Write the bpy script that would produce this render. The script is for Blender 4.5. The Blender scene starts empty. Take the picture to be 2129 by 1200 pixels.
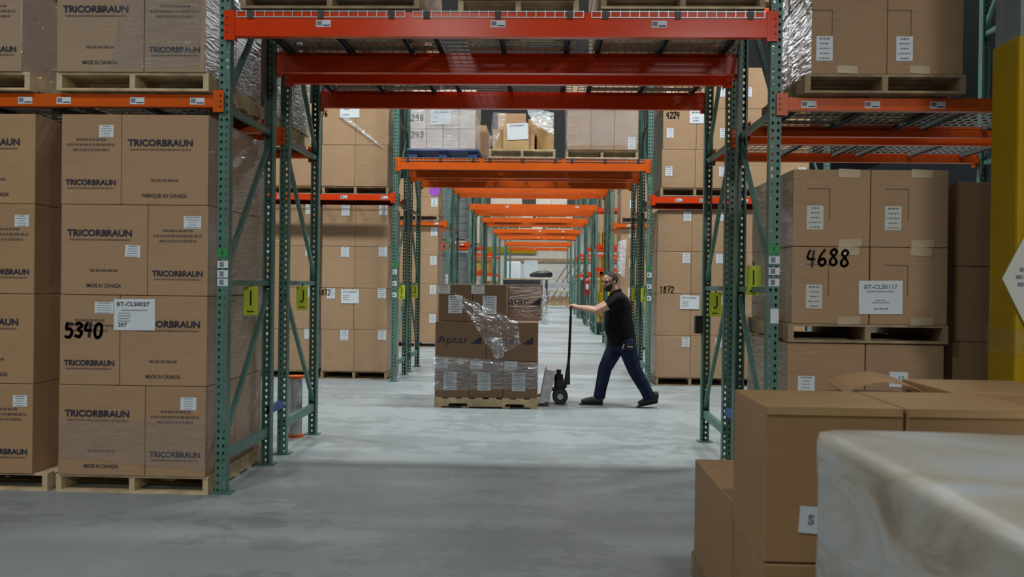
import bpy, bmesh, math, random
from mathutils import Vector, Matrix, noise
R = random.Random(7)
S = bpy.context.scene
COL = S.collection

# ------------------------------------------------------------------ camera
def camera():
    yaw, pitch, roll = .0353, -.0056, .0125
    cy, sy = math.cos(yaw), math.sin(yaw)
    f = Vector((-sy, cy, 0)); r = Vector((cy, sy, 0)); u = Vector((0, 0, 1))
    f2 = f*math.cos(pitch) + u*math.sin(pitch); u2 = u*math.cos(pitch) - f*math.sin(pitch)
    r3 = r*math.cos(roll) + u2*math.sin(roll); u3 = u2*math.cos(roll) - r*math.sin(roll)
    cd = bpy.data.cameras.new('camera'); c = bpy.data.objects.new('camera', cd); COL.objects.link(c)
    m = Matrix((r3, u3, -f2)).transposed().to_4x4(); m.translation = (0, 0, 1.471)
    c.matrix_world = m
    cd.sensor_width = 36; cd.lens = 1856.6/2129*36; cd.clip_end = 200; cd.clip_start = .05
    cd.dof.use_dof = True; cd.dof.focus_distance = 10.5; cd.dof.aperture_fstop = 3.7
    S.camera = c
camera()

# ------------------------------------------------------------------ world, lamps, exposure
S.view_settings.view_transform = 'Standard'; S.view_settings.look = 'None'
S.view_settings.gamma = 1; S.view_settings.exposure = 0.0
w = bpy.data.worlds.new('world'); S.world = w; w.use_nodes = True
w.node_tree.nodes['Background'].inputs[0].default_value = (.75, .9, 1, 1)
w.node_tree.nodes['Background'].inputs[1].default_value = .02

def lamp(x, y, power, z=7.6, sx=1.25, sy=.4, col=(.92, .98, 1), tilt=0):
    l = bpy.data.lights.new('high_bay_lamp', 'AREA'); l.shape = 'RECTANGLE'
    l.size = sx; l.size_y = sy; l.energy = power; l.color = col; l.spread = math.radians(150)
    o = bpy.data.objects.new('high_bay_lamp', l); COL.objects.link(o); o.location = (x, y, z); o.rotation_euler = (math.radians(tilt), 0, 0)
for x, y, p in ((-4.3, 1.2, 190), (2.3, .2, 85)):
    lamp(x, y, p, 7.2)                              # staging aisle in front of the racks
lamp(3.3, -7.0, 180, 5.6, 1.4, .6, (.98, .99, 1), 72)  # flood lamp behind the camera
lamp(-2.1, -6.5, 55, 6.7, 1.4, .5, (1, .98, .94), 55)
for x in (-6.4, -2.3, 1.8, 5.9):
    lamp(x, 10.7, 235, 8.2)                                # first cross aisle
    lamp(x, 17.9, 170)
for y in (24.4, 30.1, 35.9, 41.6, 47.5, 54, 61, 67.5):
    for x in (-4.0, 0.2, 4.4):
        lamp(x, y, 170)

# ------------------------------------------------------------------ materials
def nodes(name):
    m = bpy.data.materials.new(name); m.use_nodes = True
    nt = m.node_tree
    return m, nt, nt.nodes['Principled BSDF']
def N(nt, t, **kw):
    n = nt.nodes.new(t)
    for k, v in kw.items():
        if k in n.inputs: n.inputs[k].default_value = v
        else: setattr(n, k, v)
    return n
def ramp(nt, fac, stops):
    n = nt.nodes.new('ShaderNodeValToRGB'); nt.links.new(fac, n.inputs[0])
    e = n.color_ramp.elements
    while len(e) < len(stops): e.new(.5)
    for k, (p, c) in enumerate(stops):
        e[k].position = p; e[k].color = c if len(c) == 4 else (*c, 1)
    return n
def plain(name, c, rough=.5, metal=0, var=.12, scale=9, bump=0, spec=.5):
    m, nt, p = nodes(name)
    tc = N(nt, 'ShaderNodeTexCoord'); no = N(nt, 'ShaderNodeTexNoise', Scale=scale, Detail=4)
    nt.links.new(tc.outputs['Object'], no.inputs['Vector'])
    rp = ramp(nt, no.outputs['Fac'], [(.3, tuple(v*(1-var) for v in c)), (.7, tuple(min(1, v*(1+var)) for v in c))])
    nt.links.new(rp.outputs[0], p.inputs['Base Color'])
    p.inputs['Roughness'].default_value = rough; p.inputs['Metallic'].default_value = metal
    p.inputs['Specular IOR Level'].default_value = spec
    if bump:
        b = N(nt, 'ShaderNodeBump', Strength=bump, Distance=.01)
        nt.links.new(no.outputs['Fac'], b.inputs['Height']); nt.links.new(b.outputs[0], p.inputs['Normal'])
    return m
def carton_mat(name, c, film=0.0, rough=.75):
    m, nt, p = nodes(name); L = nt.links
    tc = N(nt, 'ShaderNodeTexCoord'); oi = N(nt, 'ShaderNodeObjectInfo')
    mp = N(nt, 'ShaderNodeMapping'); mp.inputs['Scale'].default_value = (1.2, 1.2, 14)
    L.new(tc.outputs['Object'], mp.inputs[0])
    n1 = N(nt, 'ShaderNodeTexNoise', Scale=3, Detail=5); L.new(mp.outputs[0], n1.inputs['Vector'])
    n2 = N(nt, 'ShaderNodeTexNoise', Scale=1.6, Detail=3); L.new(tc.outputs['Object'], n2.inputs['Vector'])
    a = N(nt, 'ShaderNodeMath', operation='ADD'); L.new(n1.outputs['Fac'], a.inputs[0]); L.new(n2.outputs['Fac'], a.inputs[1])
    b = N(nt, 'ShaderNodeMath', operation='MULTIPLY_ADD'); L.new(oi.outputs['Random'], b.inputs[0]); b.inputs[1].default_value = .35; L.new(a.outputs[0], b.inputs[2])
    rp = ramp(nt, b.outputs[0], [(.0, tuple(v*.78 for v in c)), (1.0, tuple(v*1.2 for v in c))])
    d = N(nt, 'ShaderNodeMath', operation='MULTIPLY'); L.new(b.outputs[0], d.inputs[0]); d.inputs[1].default_value = .75
    L.new(d.outputs[0], rp.inputs[0])
    L.new(rp.outputs[0], p.inputs['Base Color']); p.inputs['Roughness'].default_value = rough
    if film:
        mp2 = N(nt, 'ShaderNodeMapping'); mp2.inputs['Rotation'].default_value = (.3, .25, 0); mp2.inputs['Scale'].default_value = (2.2, 2.2, 13)
        L.new(tc.outputs['Object'], mp2.inputs[0])
        n3 = N(nt, 'ShaderNodeTexNoise', Scale=2.2, Detail=7, Distortion=1.2); L.new(mp2.outputs[0], n3.inputs['Vector'])
        bu = N(nt, 'ShaderNodeBump', Strength=1, Distance=.09); L.new(n3.outputs['Fac'], bu.inputs['Height'])
        p.inputs['Coat Weight'].default_value = film; p.inputs['Coat Roughness'].default_value = .1; p.inputs['Coat IOR'].default_value = 1.55
        L.new(bu.outputs[0], p.inputs['Coat Normal'])
    return m
def film_mat(name, milk=.12, gloss=.16):
    m, nt, p = nodes(name); L = nt.links
    nt.nodes.remove(p); out = nt.nodes['Material Output']
    tc = N(nt, 'ShaderNodeTexCoord'); mp = N(nt, 'ShaderNodeMapping'); mp.inputs['Scale'].default_value = (2, 2, 9)
    L.new(tc.outputs['Object'], mp.inputs[0])
    no = N(nt, 'ShaderNodeTexNoise', Scale=4, Detail=6, Distortion=1.5); L.new(mp.outputs[0], no.inputs['Vector'])
    bu = N(nt, 'ShaderNodeBump', Strength=1, Distance=.06); L.new(no.outputs['Fac'], bu.inputs['Height'])
    tr = N(nt, 'ShaderNodeBsdfTransparent'); gl = N(nt, 'ShaderNodeBsdfGlossy', Roughness=.13); di = N(nt, 'ShaderNodeBsdfDiffuse')
    di.inputs[0].default_value = (.75, .8, .82, 1); gl.inputs[0].default_value = (.95, .97, 1, 1)
    L.new(bu.outputs[0], gl.inputs['Normal'])
    rp = ramp(nt, no.outputs['Fac'], [(.42, (0, 0, 0)), (.68, (1, 1, 1))])
    mu = N(nt, 'ShaderNodeMath', operation='MULTIPLY'); L.new(rp.outputs[0], mu.inputs[0]); mu.inputs[1].default_value = milk
    ad = N(nt, 'ShaderNodeMath', operation='ADD'); L.new(mu.outputs[0], ad.inputs[0]); ad.inputs[1].default_value = milk*.3
    m1 = N(nt, 'ShaderNodeMixShader'); L.new(ad.outputs[0], m1.inputs[0]); L.new(tr.outputs[0], m1.inputs[1]); L.new(di.outputs[0], m1.inputs[2])
    m2 = N(nt, 'ShaderNodeMixShader'); m2.inputs[0].default_value = gloss; L.new(m1.outputs[0], m2.inputs[1]); L.new(gl.outputs[0], m2.inputs[2])
    L.new(m2.outputs[0], out.inputs[0])
    return m
def floor_mat():
    m, nt, p = nodes('polished_concrete'); L = nt.links
    tc = N(nt, 'ShaderNodeTexCoord')
    n1 = N(nt, 'ShaderNodeTexNoise', Scale=.55, Detail=6, Roughness=.6); L.new(tc.outputs['Object'], n1.inputs['Vector'])
    n2 = N(nt, 'ShaderNodeTexNoise', Scale=5, Detail=8, Roughness=.7); L.new(tc.outputs['Object'], n2.inputs['Vector'])
    mp = N(nt, 'ShaderNodeMapping'); mp.inputs['Scale'].default_value = (.35, 2.4, 1); L.new(tc.outputs['Object'], mp.inputs[0])
    n3 = N(nt, 'ShaderNodeTexNoise', Scale=1.2, Detail=5); L.new(mp.outputs[0], n3.inputs['Vector'])
    a = N(nt, 'ShaderNodeMath', operation='MULTIPLY_ADD'); L.new(n2.outputs['Fac'], a.inputs[0]); a.inputs[1].default_value = .5; L.new(n1.outputs['Fac'], a.inputs[2])
    b = N(nt, 'ShaderNodeMath', operation='MULTIPLY_ADD'); L.new(n3.outputs['Fac'], b.inputs[0]); b.inputs[1].default_value = .5; L.new(a.outputs[0], b.inputs[2])
    rp = ramp(nt, b.outputs[0], [(.6, (.215, .24, .24)), (1.0, (.26, .287, .288)), (1.4, (.31, .338, .34))])
    v = N(nt, 'ShaderNodeTexVoronoi', Scale=2.3, feature='F1'); L.new(tc.outputs['Object'], v.inputs['Vector'])
    sp = ramp(nt, v.outputs['Distance'], [(.0, (.55, .55, .55)), (.035, (1, 1, 1))])
    mx = N(nt, 'ShaderNodeMixRGB', blend_type='MULTIPLY'); mx.inputs[0].default_value = .35
    L.new(rp.outputs[0], mx.inputs[1]); L.new(sp.outputs[0], mx.inputs[2])
    L.new(mx.outputs[0], p.inputs['Base Color'])
    rr = ramp(nt, n2.outputs['Fac'], [(.3, (.36, .36, .36)), (.7, (.6, .6, .6))]); L.new(rr.outputs[0], p.inputs['Roughness'])
    p.inputs['Specular IOR Level'].default_value = .35
    return m
M = dict(
    floor=floor_mat(),
    green=plain('green_rack_paint', (.085, .19, .152), .45, 0, .14, 6),
    red=plain('red_orange_beam_paint', (.74, .055, .009), .2, 0, .06, 5, 0, .22),
    orange=plain('orange_beam_paint', (.66, .105, .011), .3, 0, .08, 5, 0, .22),
    wire=plain('galvanised_wire', (.42, .43, .42), .4, .7),
    dark_metal=plain('dark_deck_channel', (.05, .045, .045), .5, .3),
    carton=carton_mat('brown_cardboard', (.37, .222, .110)),
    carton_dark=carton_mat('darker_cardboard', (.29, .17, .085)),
    carton_film=carton_mat('brown_cardboard_under_film', (.355, .217, .112), .9),
    carton_gloss=carton_mat('cardboard_under_tight_film', (.33, .225, .14), .8),
    carton_aptar=carton_mat('dark_brown_cardboard', (.185, .108, .056), .2),
    carton_white=carton_mat('pale_cardboard_under_film', (.50, .42, .34), 1.0),
    carton_fore=carton_mat('orange_brown_cardboard', (.34, .195, .082), .12),
    carton_in=plain('light_cardboard_edge', (.50, .32, .14), .8),
    wood=plain('pale_pallet_wood', (.56, .43, .25), .75, 0, .25, 7),
    wood_grey=plain('weathered_pallet_wood', (.33, .235, .135), .8, 0, .3, 7),
    blue=plain('blue_pallet_paint', (.03, .07, .20), .5),
    ink=plain('blue_black_print', (.028, .026, .045), .8, 0, .3),
    ink_faint=plain('faded_print', (.15, .10, .075), .8, 0, .3),
    marker=plain('black_marker', (.012, .011, .012), .6),
    paper=plain('white_label_paper', (.70, .74, .76), .6, 0, .03),
    paper_old=plain('cream_label_paper', (.60, .60, .52), .6, 0, .03),
    grey_print=plain('grey_print', (.20, .22, .25), .7),
    lime=plain('lime_sign_plastic', (.60, .72, .05), .5, 0, .06),
    sticker=plain('green_sticker', (.02, .30, .06), .5),
    tape=plain('tan_packing_tape', (.52, .40, .25), .35),
    bluetape=plain('blue_tape', (.07, .14, .42), .6),
    yellow=plain('yellow_paint', (.40, .25, .003), .5, 0, .06, 3, 0, .15),
    colgrey=plain('grey_column_paint', (.19, .23, .25), .5),
    wallm=plain('warm_white_wall', (.62, .58, .50), .8, 0, .05, 2),
    ceil=plain('grey_ceiling_deck', (.10, .10, .10), .8),
    black=plain('black_rubber', (.012, .012, .013), .5),
    blackm=plain('black_steel', (.015, .015, .017), .35, .5),
    steel=plain('worn_grey_steel', (.48, .49, .48), .35, .5, .2, 14),
    shirt=plain('black_knit_cloth', (.007, .0065, .007), .9, 0, .2, 18, .5, .2),
    jeans=plain('dark_blue_denim', (.012, .019, .05), .85, 0, .35, 16, .6, .2),
    skin=plain('skin', (.52, .30, .215), .5, 0, .07, 12),
    hair=plain('dark_brown_hair', (.032, .023, .019), .8, 0, .4, 60),
    shoe=plain('dark_shoe_leather', (.018, .02, .018), .6),
    purple=plain('purple_sticker', (.33, .08, .55), .5),
    greytote=plain('grey_tray_plastic', (.16, .16, .17), .5),
    darkblue=plain('dark_blue_grey_panel', (.045, .06, .075), .5),
    amber=plain('amber_board', (.50, .25, .04), .6),
    redp=plain('red_plastic', (.42, .02, .015), .4),
    film=film_mat('stretch_film', .015, .10), film_band=film_mat('tight_stretch_film', .03, .22),
    film_milk=film_mat('milky_stretch_film', .3, .16),
)
def wrapped_mat():
    m, nt, p = nodes('milky_wrap_over_cartons'); L = nt.links
    tc = N(nt, 'ShaderNodeTexCoord'); mp = N(nt, 'ShaderNodeMapping'); mp.inputs['Scale'].default_value = (1.0, 1.0, 2.2); mp.inputs['Rotation'].default_value = (.5, .3, .35)
    L.new(tc.outputs['Object'], mp.inputs[0])
    n1 = N(nt, 'ShaderNodeTexNoise', Scale=2.6, Detail=7, Distortion=.8); L.new(mp.outputs[0], n1.inputs['Vector'])
    rp = ramp(nt, n1.outputs['Fac'], [(.30, (.27, .20, .14)), (.44, (.40, .36, .29)), (.56, (.44, .435, .40)), (.66, (.43, .445, .45)), (.78, (.55, .57, .58))])
    L.new(rp.outputs[0], p.inputs['Base Color']); p.inputs['Roughness'].default_value = .42
    b = N(nt, 'ShaderNodeBump', Strength=.6, Distance=.03); L.new(n1.outputs['Fac'], b.inputs['Height']); L.new(b.outputs[0], p.inputs['Normal'])
    return m
M['wrapped'] = wrapped_mat()

# ------------------------------------------------------------------ mesh helpers
class MB:
    def __init__(s): s.v = []; s.f = []
    def box(s, x0, y0, z0, x1, y1, z1):
        k = len(s.v)
        s.v += [(x, y, z) for z in (z0, z1) for y in (y0, y1) for x in (x0, x1)]
        s.f += [tuple(k+i for i in q) for q in ((0, 2, 3, 1), (4, 5, 7, 6), (0, 1, 5, 4), (2, 6, 7, 3), (0, 4, 6, 2), (1, 3, 7, 5))]
        return s
    def prism(s, pts, axis, a, b):
        """closed 2-D outline swept along an axis from a to b"""
        def P(u, v, t): return {'x': (t, u, v), 'y': (u, t, v), 'z': (u, v, t)}[axis]
        k = len(s.v); n = len(pts)
        s.v += [P(u, v, a) for u, v in pts] + [P(u, v, b) for u, v in pts]
        s.f += [(k+i, k+(i+1) % n, k+n+(i+1) % n, k+n+i) for i in range(n)]
        s.f += [tuple(k+i for i in range(n))[::-1], tuple(k+n+i for i in range(n))]
        return s
    def bar(s, a, b, w, h):
        """square bar between two points"""
        a, b = Vector(a), Vector(b); d = (b-a).normalized()
        up = Vector((0, 0, 1)) if abs(d.z) < .95 else Vector((1, 0, 0))
        x = d.cross(up).normalized()*w/2; y = x.cross(d).normalized()*h/2
        k = len(s.v)
        s.v += [tuple(p + i*x + j*y) for p in (a, b) for i, j in ((-1, -1), (1, -1), (1, 1), (-1, 1))]
        s.f += [tuple(k+i for i in q) for q in ((0, 1, 2, 3), (7, 6, 5, 4), (0, 4, 5, 1), (1, 5, 6, 2), (2, 6, 7, 3), (3, 7, 4, 0))]
        return s
    def tube(s, pts, rads, n=12, ell=1.0, side=None):
        """capped tube along a path; radius per point"""
        pts = [Vector(p) for p in pts]; k = len(s.v)
        ref = Vector(side) if side else Vector((0, 1, 0))
        for i, p in enumerate(pts):
            d = (pts[min(i+1, len(pts)-1)] - pts[max(i-1, 0)]).normalized()
            if abs(d.dot(ref)) > .9: ref = Vector((1, 0, .3)).normalized()
            u = (ref - d*ref.dot(d)).normalized(); v = d.cross(u)
            r = rads[i] if isinstance(rads, (list, tuple)) else rads
            for j in range(n):
                t = 2*math.pi*j/n
                s.v.append(tuple(p + u*math.cos(t)*r*ell + v*math.sin(t)*r))
        m = len(pts)
        for i in range(m-1):
            for j in range(n):
                a = k+i*n+j; b = k+i*n+(j+1) % n
                s.f.append((a, b, b+n, a+n))
        s.f.append(tuple(k+j for j in range(n))[::-1]); s.f.append(tuple(k+(m-1)*n+j for j in range(n)))
        return s
    def rings(s, rs, n=20):
        """loft of horizontal-ish ellipses: (centre, half x, half y, tilt)"""
        k = len(s.v)
        for c, a, b, t in rs:
            for j in range(n):
                q = 2*math.pi*j/n; x, y = a*math.cos(q), b*math.sin(q)
                s.v.append((c[0]+x, c[1]+y, c[2]+x*math.sin(t)))
        for i in range(len(rs)-1):
            for j in range(n):
                a = k+i*n+j; b = k+i*n+(j+1) % n
                s.f.append((a, b, b+n, a+n))
        s.f.append(tuple(k+j for j in range(n))[::-1]); s.f.append(tuple(k+(len(rs)-1)*n+j for j in range(n)))
        return s
    def ball(s, c, r, n=14, m=9, mat=None):
        k = len(s.v); c = Vector(c)
        rx, ry, rz = r if isinstance(r, (tuple, list)) else (r, r, r)
        for i in range(m+1):
            t = math.pi*i/m
            for j in range(n):
                q = 2*math.pi*j/n
                v = Vector((rx*math.sin(t)*math.cos(q), ry*math.sin(t)*math.sin(q), rz*math.cos(t)))
                if mat: v = mat @ v
                s.v.append(tuple(c+v))
        for i in range(m):
            for j in range(n):
                a = k+i*n+j; b = k+i*n+(j+1) % n
                s.f.append((a, a+n, b+n, b))
        return s
    def mesh(s, name, merge=False):
        me = bpy.data.meshes.new(name); me.from_pydata(s.v, [], s.f)
        bm = bmesh.new(); bm.from_mesh(me)
        if merge: bmesh.ops.remove_doubles(bm, verts=bm.verts, dist=1e-5)
        bmesh.ops.recalc_face_normals(bm, faces=bm.faces)
        bm.to_mesh(me); bm.free()
        return me
def link(name, me, mat=None, parent=None, loc=(0, 0, 0), rot=(0, 0, 0)):
    if mat is not None and me is not None and not me.materials: me.materials.append(M[mat])
    o = bpy.data.objects.new(name, me); COL.objects.link(o)
    o.location = loc; o.rotation_euler = rot
    if parent: o.parent = parent
    return o
USED = {}
def tag(o, label, cat, group=None, kind='thing'):
    o['label'] = label; o['category'] = cat; o['kind'] = kind
    if group: o['group'] = group
    if kind == 'thing':
        n = len(label.split())
        if not 4 <= n <= 16: print('LABEL LENGTH', n, label)
        if label in USED and not group: print('LABEL TWICE', label)
        USED[label] = 1
    return o
def thing(name, label, cat, loc, rz=0, group=None):
    o = bpy.data.objects.new(name, None); COL.objects.link(o); o.empty_display_size = .1
    o.location = loc; o.rotation_euler = (0, 0, rz)
    return tag(o, label, cat, group)
def struct(name, me, mat, loc=(0, 0, 0)):
    o = link(name, me, mat, None, loc); o['kind'] = 'structure'; return o
CACHE = {}
def cached(key, fn):
    if key not in CACHE: CACHE[key] = fn()
    return CACHE[key]
def bevel_box(w, d, h, b=.006):
    """carton-like box, base centre at the origin, softened edges"""
    me = MB().box(-w/2, -d/2, 0, w/2, d/2, h).mesh('box')
    bm = bmesh.new(); bm.from_mesh(me)
    bmesh.ops.bevel(bm, geom=bm.edges[:], offset=b, segments=2, affect='EDGES', profile=.6)
    bm.to_mesh(me); bm.free()
    return me

# ------------------------------------------------------------------ lettering
def text_mesh(s, h, wide=1.0, bold=0.0):
    """text as flat mesh in local XZ, facing -Y, centred; h = capital height"""
    def make():
        c = bpy.data.curves.new('lettering', 'FONT'); c.body = s; c.align_x = 'CENTER'; c.align_y = 'CENTER'
        c.size = h/.70; c.offset = bold*h; c.resolution_u = 3
        o = bpy.data.objects.new('lettering', c); COL.objects.link(o)
        bpy.context.view_layer.update()
        dg = bpy.context.evaluated_depsgraph_get()
        me = bpy.data.meshes.new_from_object(o.evaluated_get(dg), depsgraph=dg)
        bpy.data.objects.remove(o); bpy.data.curves.remove(c)
        me.materials.clear()
        for v in me.vertices: v.co = (v.co.x*wide, 0, v.co.y)
        return me
    me = cached(('t', s, h, wide, bold), make)
    return me
def text_width(me):
    xs = [v.co.x for v in me.vertices]; return max(xs)-min(xs)
def lettering(parent, s, x, y, z, h, mat='ink', width=None, bold=.02, wide=1.0, name='printed_lettering', rz=0, tilt=0):
    if width:
        w0 = text_width(text_mesh(s, h, 1.0, bold)); wide = round(width/w0, 3)
    me = text_mesh(s, h, wide, bold)
    key = ('tm', s, h, wide, bold, mat)
    me = cached(key, lambda: me.copy())
    return link(name, me, mat, parent, (x, y, z), (0, tilt, rz))
def lines_mesh(w, rows, seed):
    """rows of short dashes: print too small to read"""
    def make():
        r = random.Random(seed); b = MB()
        for z, h, frac in rows:
            x = -w/2*frac; end = w/2*frac
            while x < end-.004:
                l = min(r.uniform(.012, .04)*(h/.012)*.75, end-x)
                b.v += [(x, 0, z-h/2), (x+l, 0, z-h/2), (x+l, 0, z+h/2), (x, 0, z+h/2)]
                k = len(b.v); b.f.append((k-4, k-3, k-2, k-1)); x += l+h*.45
        return b.mesh('lines')
    return cached(('l', w, tuple(rows), seed), make)
def fine_print(parent, x, y, z, w, rows, mat='ink_faint', seed=1, name='small_lettering', tilt=0, rz=0):
    me = lines_mesh(w, rows, seed); me = cached(('lm', w, tuple(rows), seed, mat), lambda: me.copy())
    return link(name, me, mat, parent, (x, y, z), (0, tilt, rz))
def flat(parent, name, x, y, z, w, h, mat, tilt=0, t=.0016, rz=0):
    """thin sheet whose face looks to -Y"""
    me = cached(('f', round(w, 3), round(h, 3), mat, t), lambda: MB().box(-w/2, -t/2, -h/2, w/2, t/2, h/2).mesh('sheet'))
    return link(name, me, mat, parent, (x, y, z), (0, tilt, rz))
def ship_label(parent, x, y, z, w, h, seed=0, mat='paper', tilt=0, head=False, rz=0):
    """white shipping label with lines of small print; no code square"""
    l = flat(parent, 'shipping_label', x, y, z, w, h, mat, tilt, rz=rz)
    r = random.Random(seed)
    n = max(5, int(h/.028)); rows = []
    for k in range(n):
        rows.append((round(h*.40 - k*h*.8/(n-1), 4), round(h*(.055 if k else .075), 4), round(r.uniform(.45, .82), 2)))
    fine_print(l, 0, -.0016, 0, round(w, 3), tuple(rows), 'grey_print', seed, 'small_lettering')
    return l
DIG = {'0': [[(.5, 1), (.15, .8), (.1, .3), (.35, 0), (.75, .1), (.9, .5), (.8, .9), (.5, 1)]], '1': [[(.3, .8), (.5, 1), (.48, 0)]],
       '2': [[(.1, .8), (.4, 1), (.8, .85), (.7, .5), (.1, .02), (.9, .05)]], '3': [[(.1, .9), (.5, 1), (.85, .8), (.4, .55), (.85, .35), (.6, .02), (.1, .1)]],
       '4': [[(.3, 1), (.1, .5), (.85, .45)], [(.7, .95), (.62, 0)]], '5': [[(.2, 1), (.15, .6), (.6, .62), (.85, .35), (.6, .03), (.1, .05)], [(.2, 1), (.85, .97)]],
       '6': [[(.7, 1), (.25, .6), (.15, .2), (.5, 0), (.85, .2), (.6, .45), (.2, .3)]], '7': [[(.1, .95), (.9, 1), (.45, 0)], [(.3, .5), (.8, .52)]],
       '8': [[(.5, .55), (.15, .8), (.5, 1), (.8, .8), (.2, .35), (.2, .1), (.55, 0), (.85, .2), (.5, .55)]], '9': [[(.8, .75), (.45, .55), (.2, .8), (.5, 1), (.82, .85), (.7, 0)]],
       '(': [[(.7, 1), (.35, .6), (.5, 0)]]}
def scrawl(parent, s, x, y, z, w, h, th=.012, mat='marker', name='handwritten_number'):
    b = MB(); n = len(s); cw = w/n
    for i, ch in enumerate(s):
        for st in DIG.get(ch, []):
            P = [((i+.08+.84*u)*cw-w/2 + (v-.5)*.1*cw, (v-.5)*h + ((i*37) % 5-2)*h*.02) for u, v in st]
            if len(P) > 2:                                  # round the stroke off
                C_ = [P[0]]+P+[P[-1]]; Q = []
                for a0, a1, a2, a3 in zip(C_, C_[1:], C_[2:], C_[3:]):
                    for q in range(4):
                        t = q/4; Q.append(tuple(.5*(2*a1[m]+(a2[m]-a0[m])*t+(2*a0[m]-5*a1[m]+4*a2[m]-a3[m])*t*t+(3*a1[m]-a0[m]-3*a2[m]+a3[m])*t**3) for m in (0, 1)))
                P = Q+[P[-1]]
            for (x0, z0), (x1, z1) in zip(P, P[1:]):
                d = math.hypot(x1-x0, z1-z0) or 1; nx, nz = -(z1-z0)/d*th/2, (x1-x0)/d*th/2
                ex, ez = (x1-x0)/d*th*.35, (z1-z0)/d*th*.35; k = len(b.v)
                b.v += [(x0-ex+nx, 0, z0-ez+nz), (x0-ex-nx, 0, z0-ez-nz), (x1+ex-nx, 0, z1+ez-nz), (x1+ex+nx, 0, z1+ez+nz)]
                b.f.append((k, k+1, k+2, k+3))
    return link(name, b.mesh('scrawl'), mat, parent, (x, y, z))

# ------------------------------------------------------------------ the shell
struct('floor', MB().box(-22, -8, -.2, 22, 72, 0).mesh('floor'), 'floor')
struct('ceiling', MB().box(-22, -8, 9.6, 22, 72, 9.8).mesh('ceiling'), 'ceil')
struct('wall_back', MB().box(-22, 71.8, 0, 22, 72, 9.6).mesh('wall'), 'wallm')
struct('wall_front', MB().box(-22, -8, 0, 22, -7.8, 9.6).mesh('wall'), 'ceil')

# ------------------------------------------------------------------ racking
XL, XR, PW, PD, FD = -2.16, 1.50, .076, .07, 1.067
FH = 5.64
ROWS = [('entrance', 6.04, 3.30), ('second', 7.47, 3.30), ('third', 13.10, 3.30), ('fourth', 14.53, 3.30), ('fifth', 20.17, 3.80), ('sixth', 21.60, 3.80),
        ('seventh', 26.2, 3.80), ('eighth', 27.63, 3.80), ('ninth', 31.6, 3.80), ('tenth', 33.0, 3.80), ('eleventh', 38.2, 3.80), ('twelfth', 39.6, 3.80),
        ('thirteenth', 43.4, 3.80), ('fourteenth', 49.8, 3.80), ('fifteenth', 51.2, 3.80), ('last', 57.5, 3.80)]
YR = {n: y for n, y, z in ROWS}
def post_mesh():
    """C-channel upright: punched face to -Y, flanges going to +Y"""
    b = MB(); p = .0508; n = int(FH/p); hw = PW/2
    hole = [(0, .012), (.0085, .011), (.0095, .002), (.005, -.009), (0, -.012), (-.005, -.009), (-.0095, .002), (-.0085, .011)]
    for col in (-1, 1):
        cx = col*hw/2
        rect = [(0, p/2), (hw/2, p/2), (hw/2, 0), (hw/2, -p/2), (0, -p/2), (-hw/2, -p/2), (-hw/2, 0), (-hw/2, p/2)]
        for i in range(n):
            cz = (i+.5)*p; k = len(b.v)
            b.v += [(cx+u, 0, cz+v) for u, v in rect] + [(cx+u*1.0, 0, cz+v) for u, v in hole] + [(cx+u*.92, .0035, cz+v) for u, v in hole]
            for j in range(8):
                j2 = (j+1) % 8
                b.f.append((k+j, k+j2, k+8+j2, k+8+j)); b.f.append((k+8+j, k+8+j2, k+16+j2, k+16+j))
    H = n*p
    for sx in (-1, 1):
        k = len(b.v); x = sx*hw
        b.v += [(x, 0, 0), (x, PD, 0), (x, PD, H), (x, 0, H), (x-sx*.014, PD, 0), (x-sx*.014, PD, H), (x-sx*.003, .003, 0), (x-sx*.003, PD-.003, 0), (x-sx*.003, PD-.003, H), (x-sx*.003, .003, H), (x-sx*.014, PD-.003, 0), (x-sx*.014, PD-.003, H)]
        b.f += [tuple(k+i for i in q) for q in ((0, 1, 2, 3), (1, 4, 5, 2), (6, 9, 8, 7), (7, 8, 11, 10), (4, 10, 11, 5))]
    return b.mesh('upright_post', True)
def side_word(s): return 'left' if s < 0 else 'right'
def frame(row, y0, x_in, s, label=None, signs=True):
    """upright frame: two posts, struts and diagonals in the Y-Z plane"""
    xc = x_in + s*PW/2
    fr = thing('upright_frame', label or f'green perforated upright frame on the {side_word(s)} of the tunnel, {row} rack row', 'rack frame', (xc, y0, 0))
    pm = cached('post', post_mesh)
    link('upright_post', pm, 'green', fr); link('upright_post', pm, 'green', fr, (0, FD, 0), (0, 0, math.pi))
    fp = cached('foot', lambda: MB().box(-.07, -.012, 0, .07, PD+.03, .009).mesh('base_plate'))
    link('base_plate', fp, 'green', fr); link('base_plate', fp, 'green', fr, (0, FD, 0), (0, 0, math.pi))
    flip = row in ('second', 'fourth', 'sixth', 'eighth', 'tenth', 'twelfth', 'fifteenth')
    zs = [.26, 1.45, 2.65, 3.85, 5.05]
    a, c = .035, FD-.035
    for z in zs:
        link('horizontal_strut', cached('hs', lambda: MB().prism([(-.02, -.035), (.02, -.035), (.02, .035), (-.02, .035)], 'y', a, c).mesh('strut')) if z < .5 else
             cached('hs2', lambda: MB().prism([(-.016, -.02), (.016, -.02), (.016, .02), (-.016, .02)], 'y', a, c).mesh('strut')), 'green', fr, (0, 0, z))
    for z0, z1 in zip(zs, zs[1:]):
        p, q = ((0, a, z0+.06), (0, c, z1-.06)) if not flip else ((0, c, z0+.06), (0, a, z1-.06))
        link('diagonal_brace', cached(('db', z0, flip), lambda: MB().bar(p, q, .03, .036).mesh('brace')), 'green', fr)
    return fr
FR = {}
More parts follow.
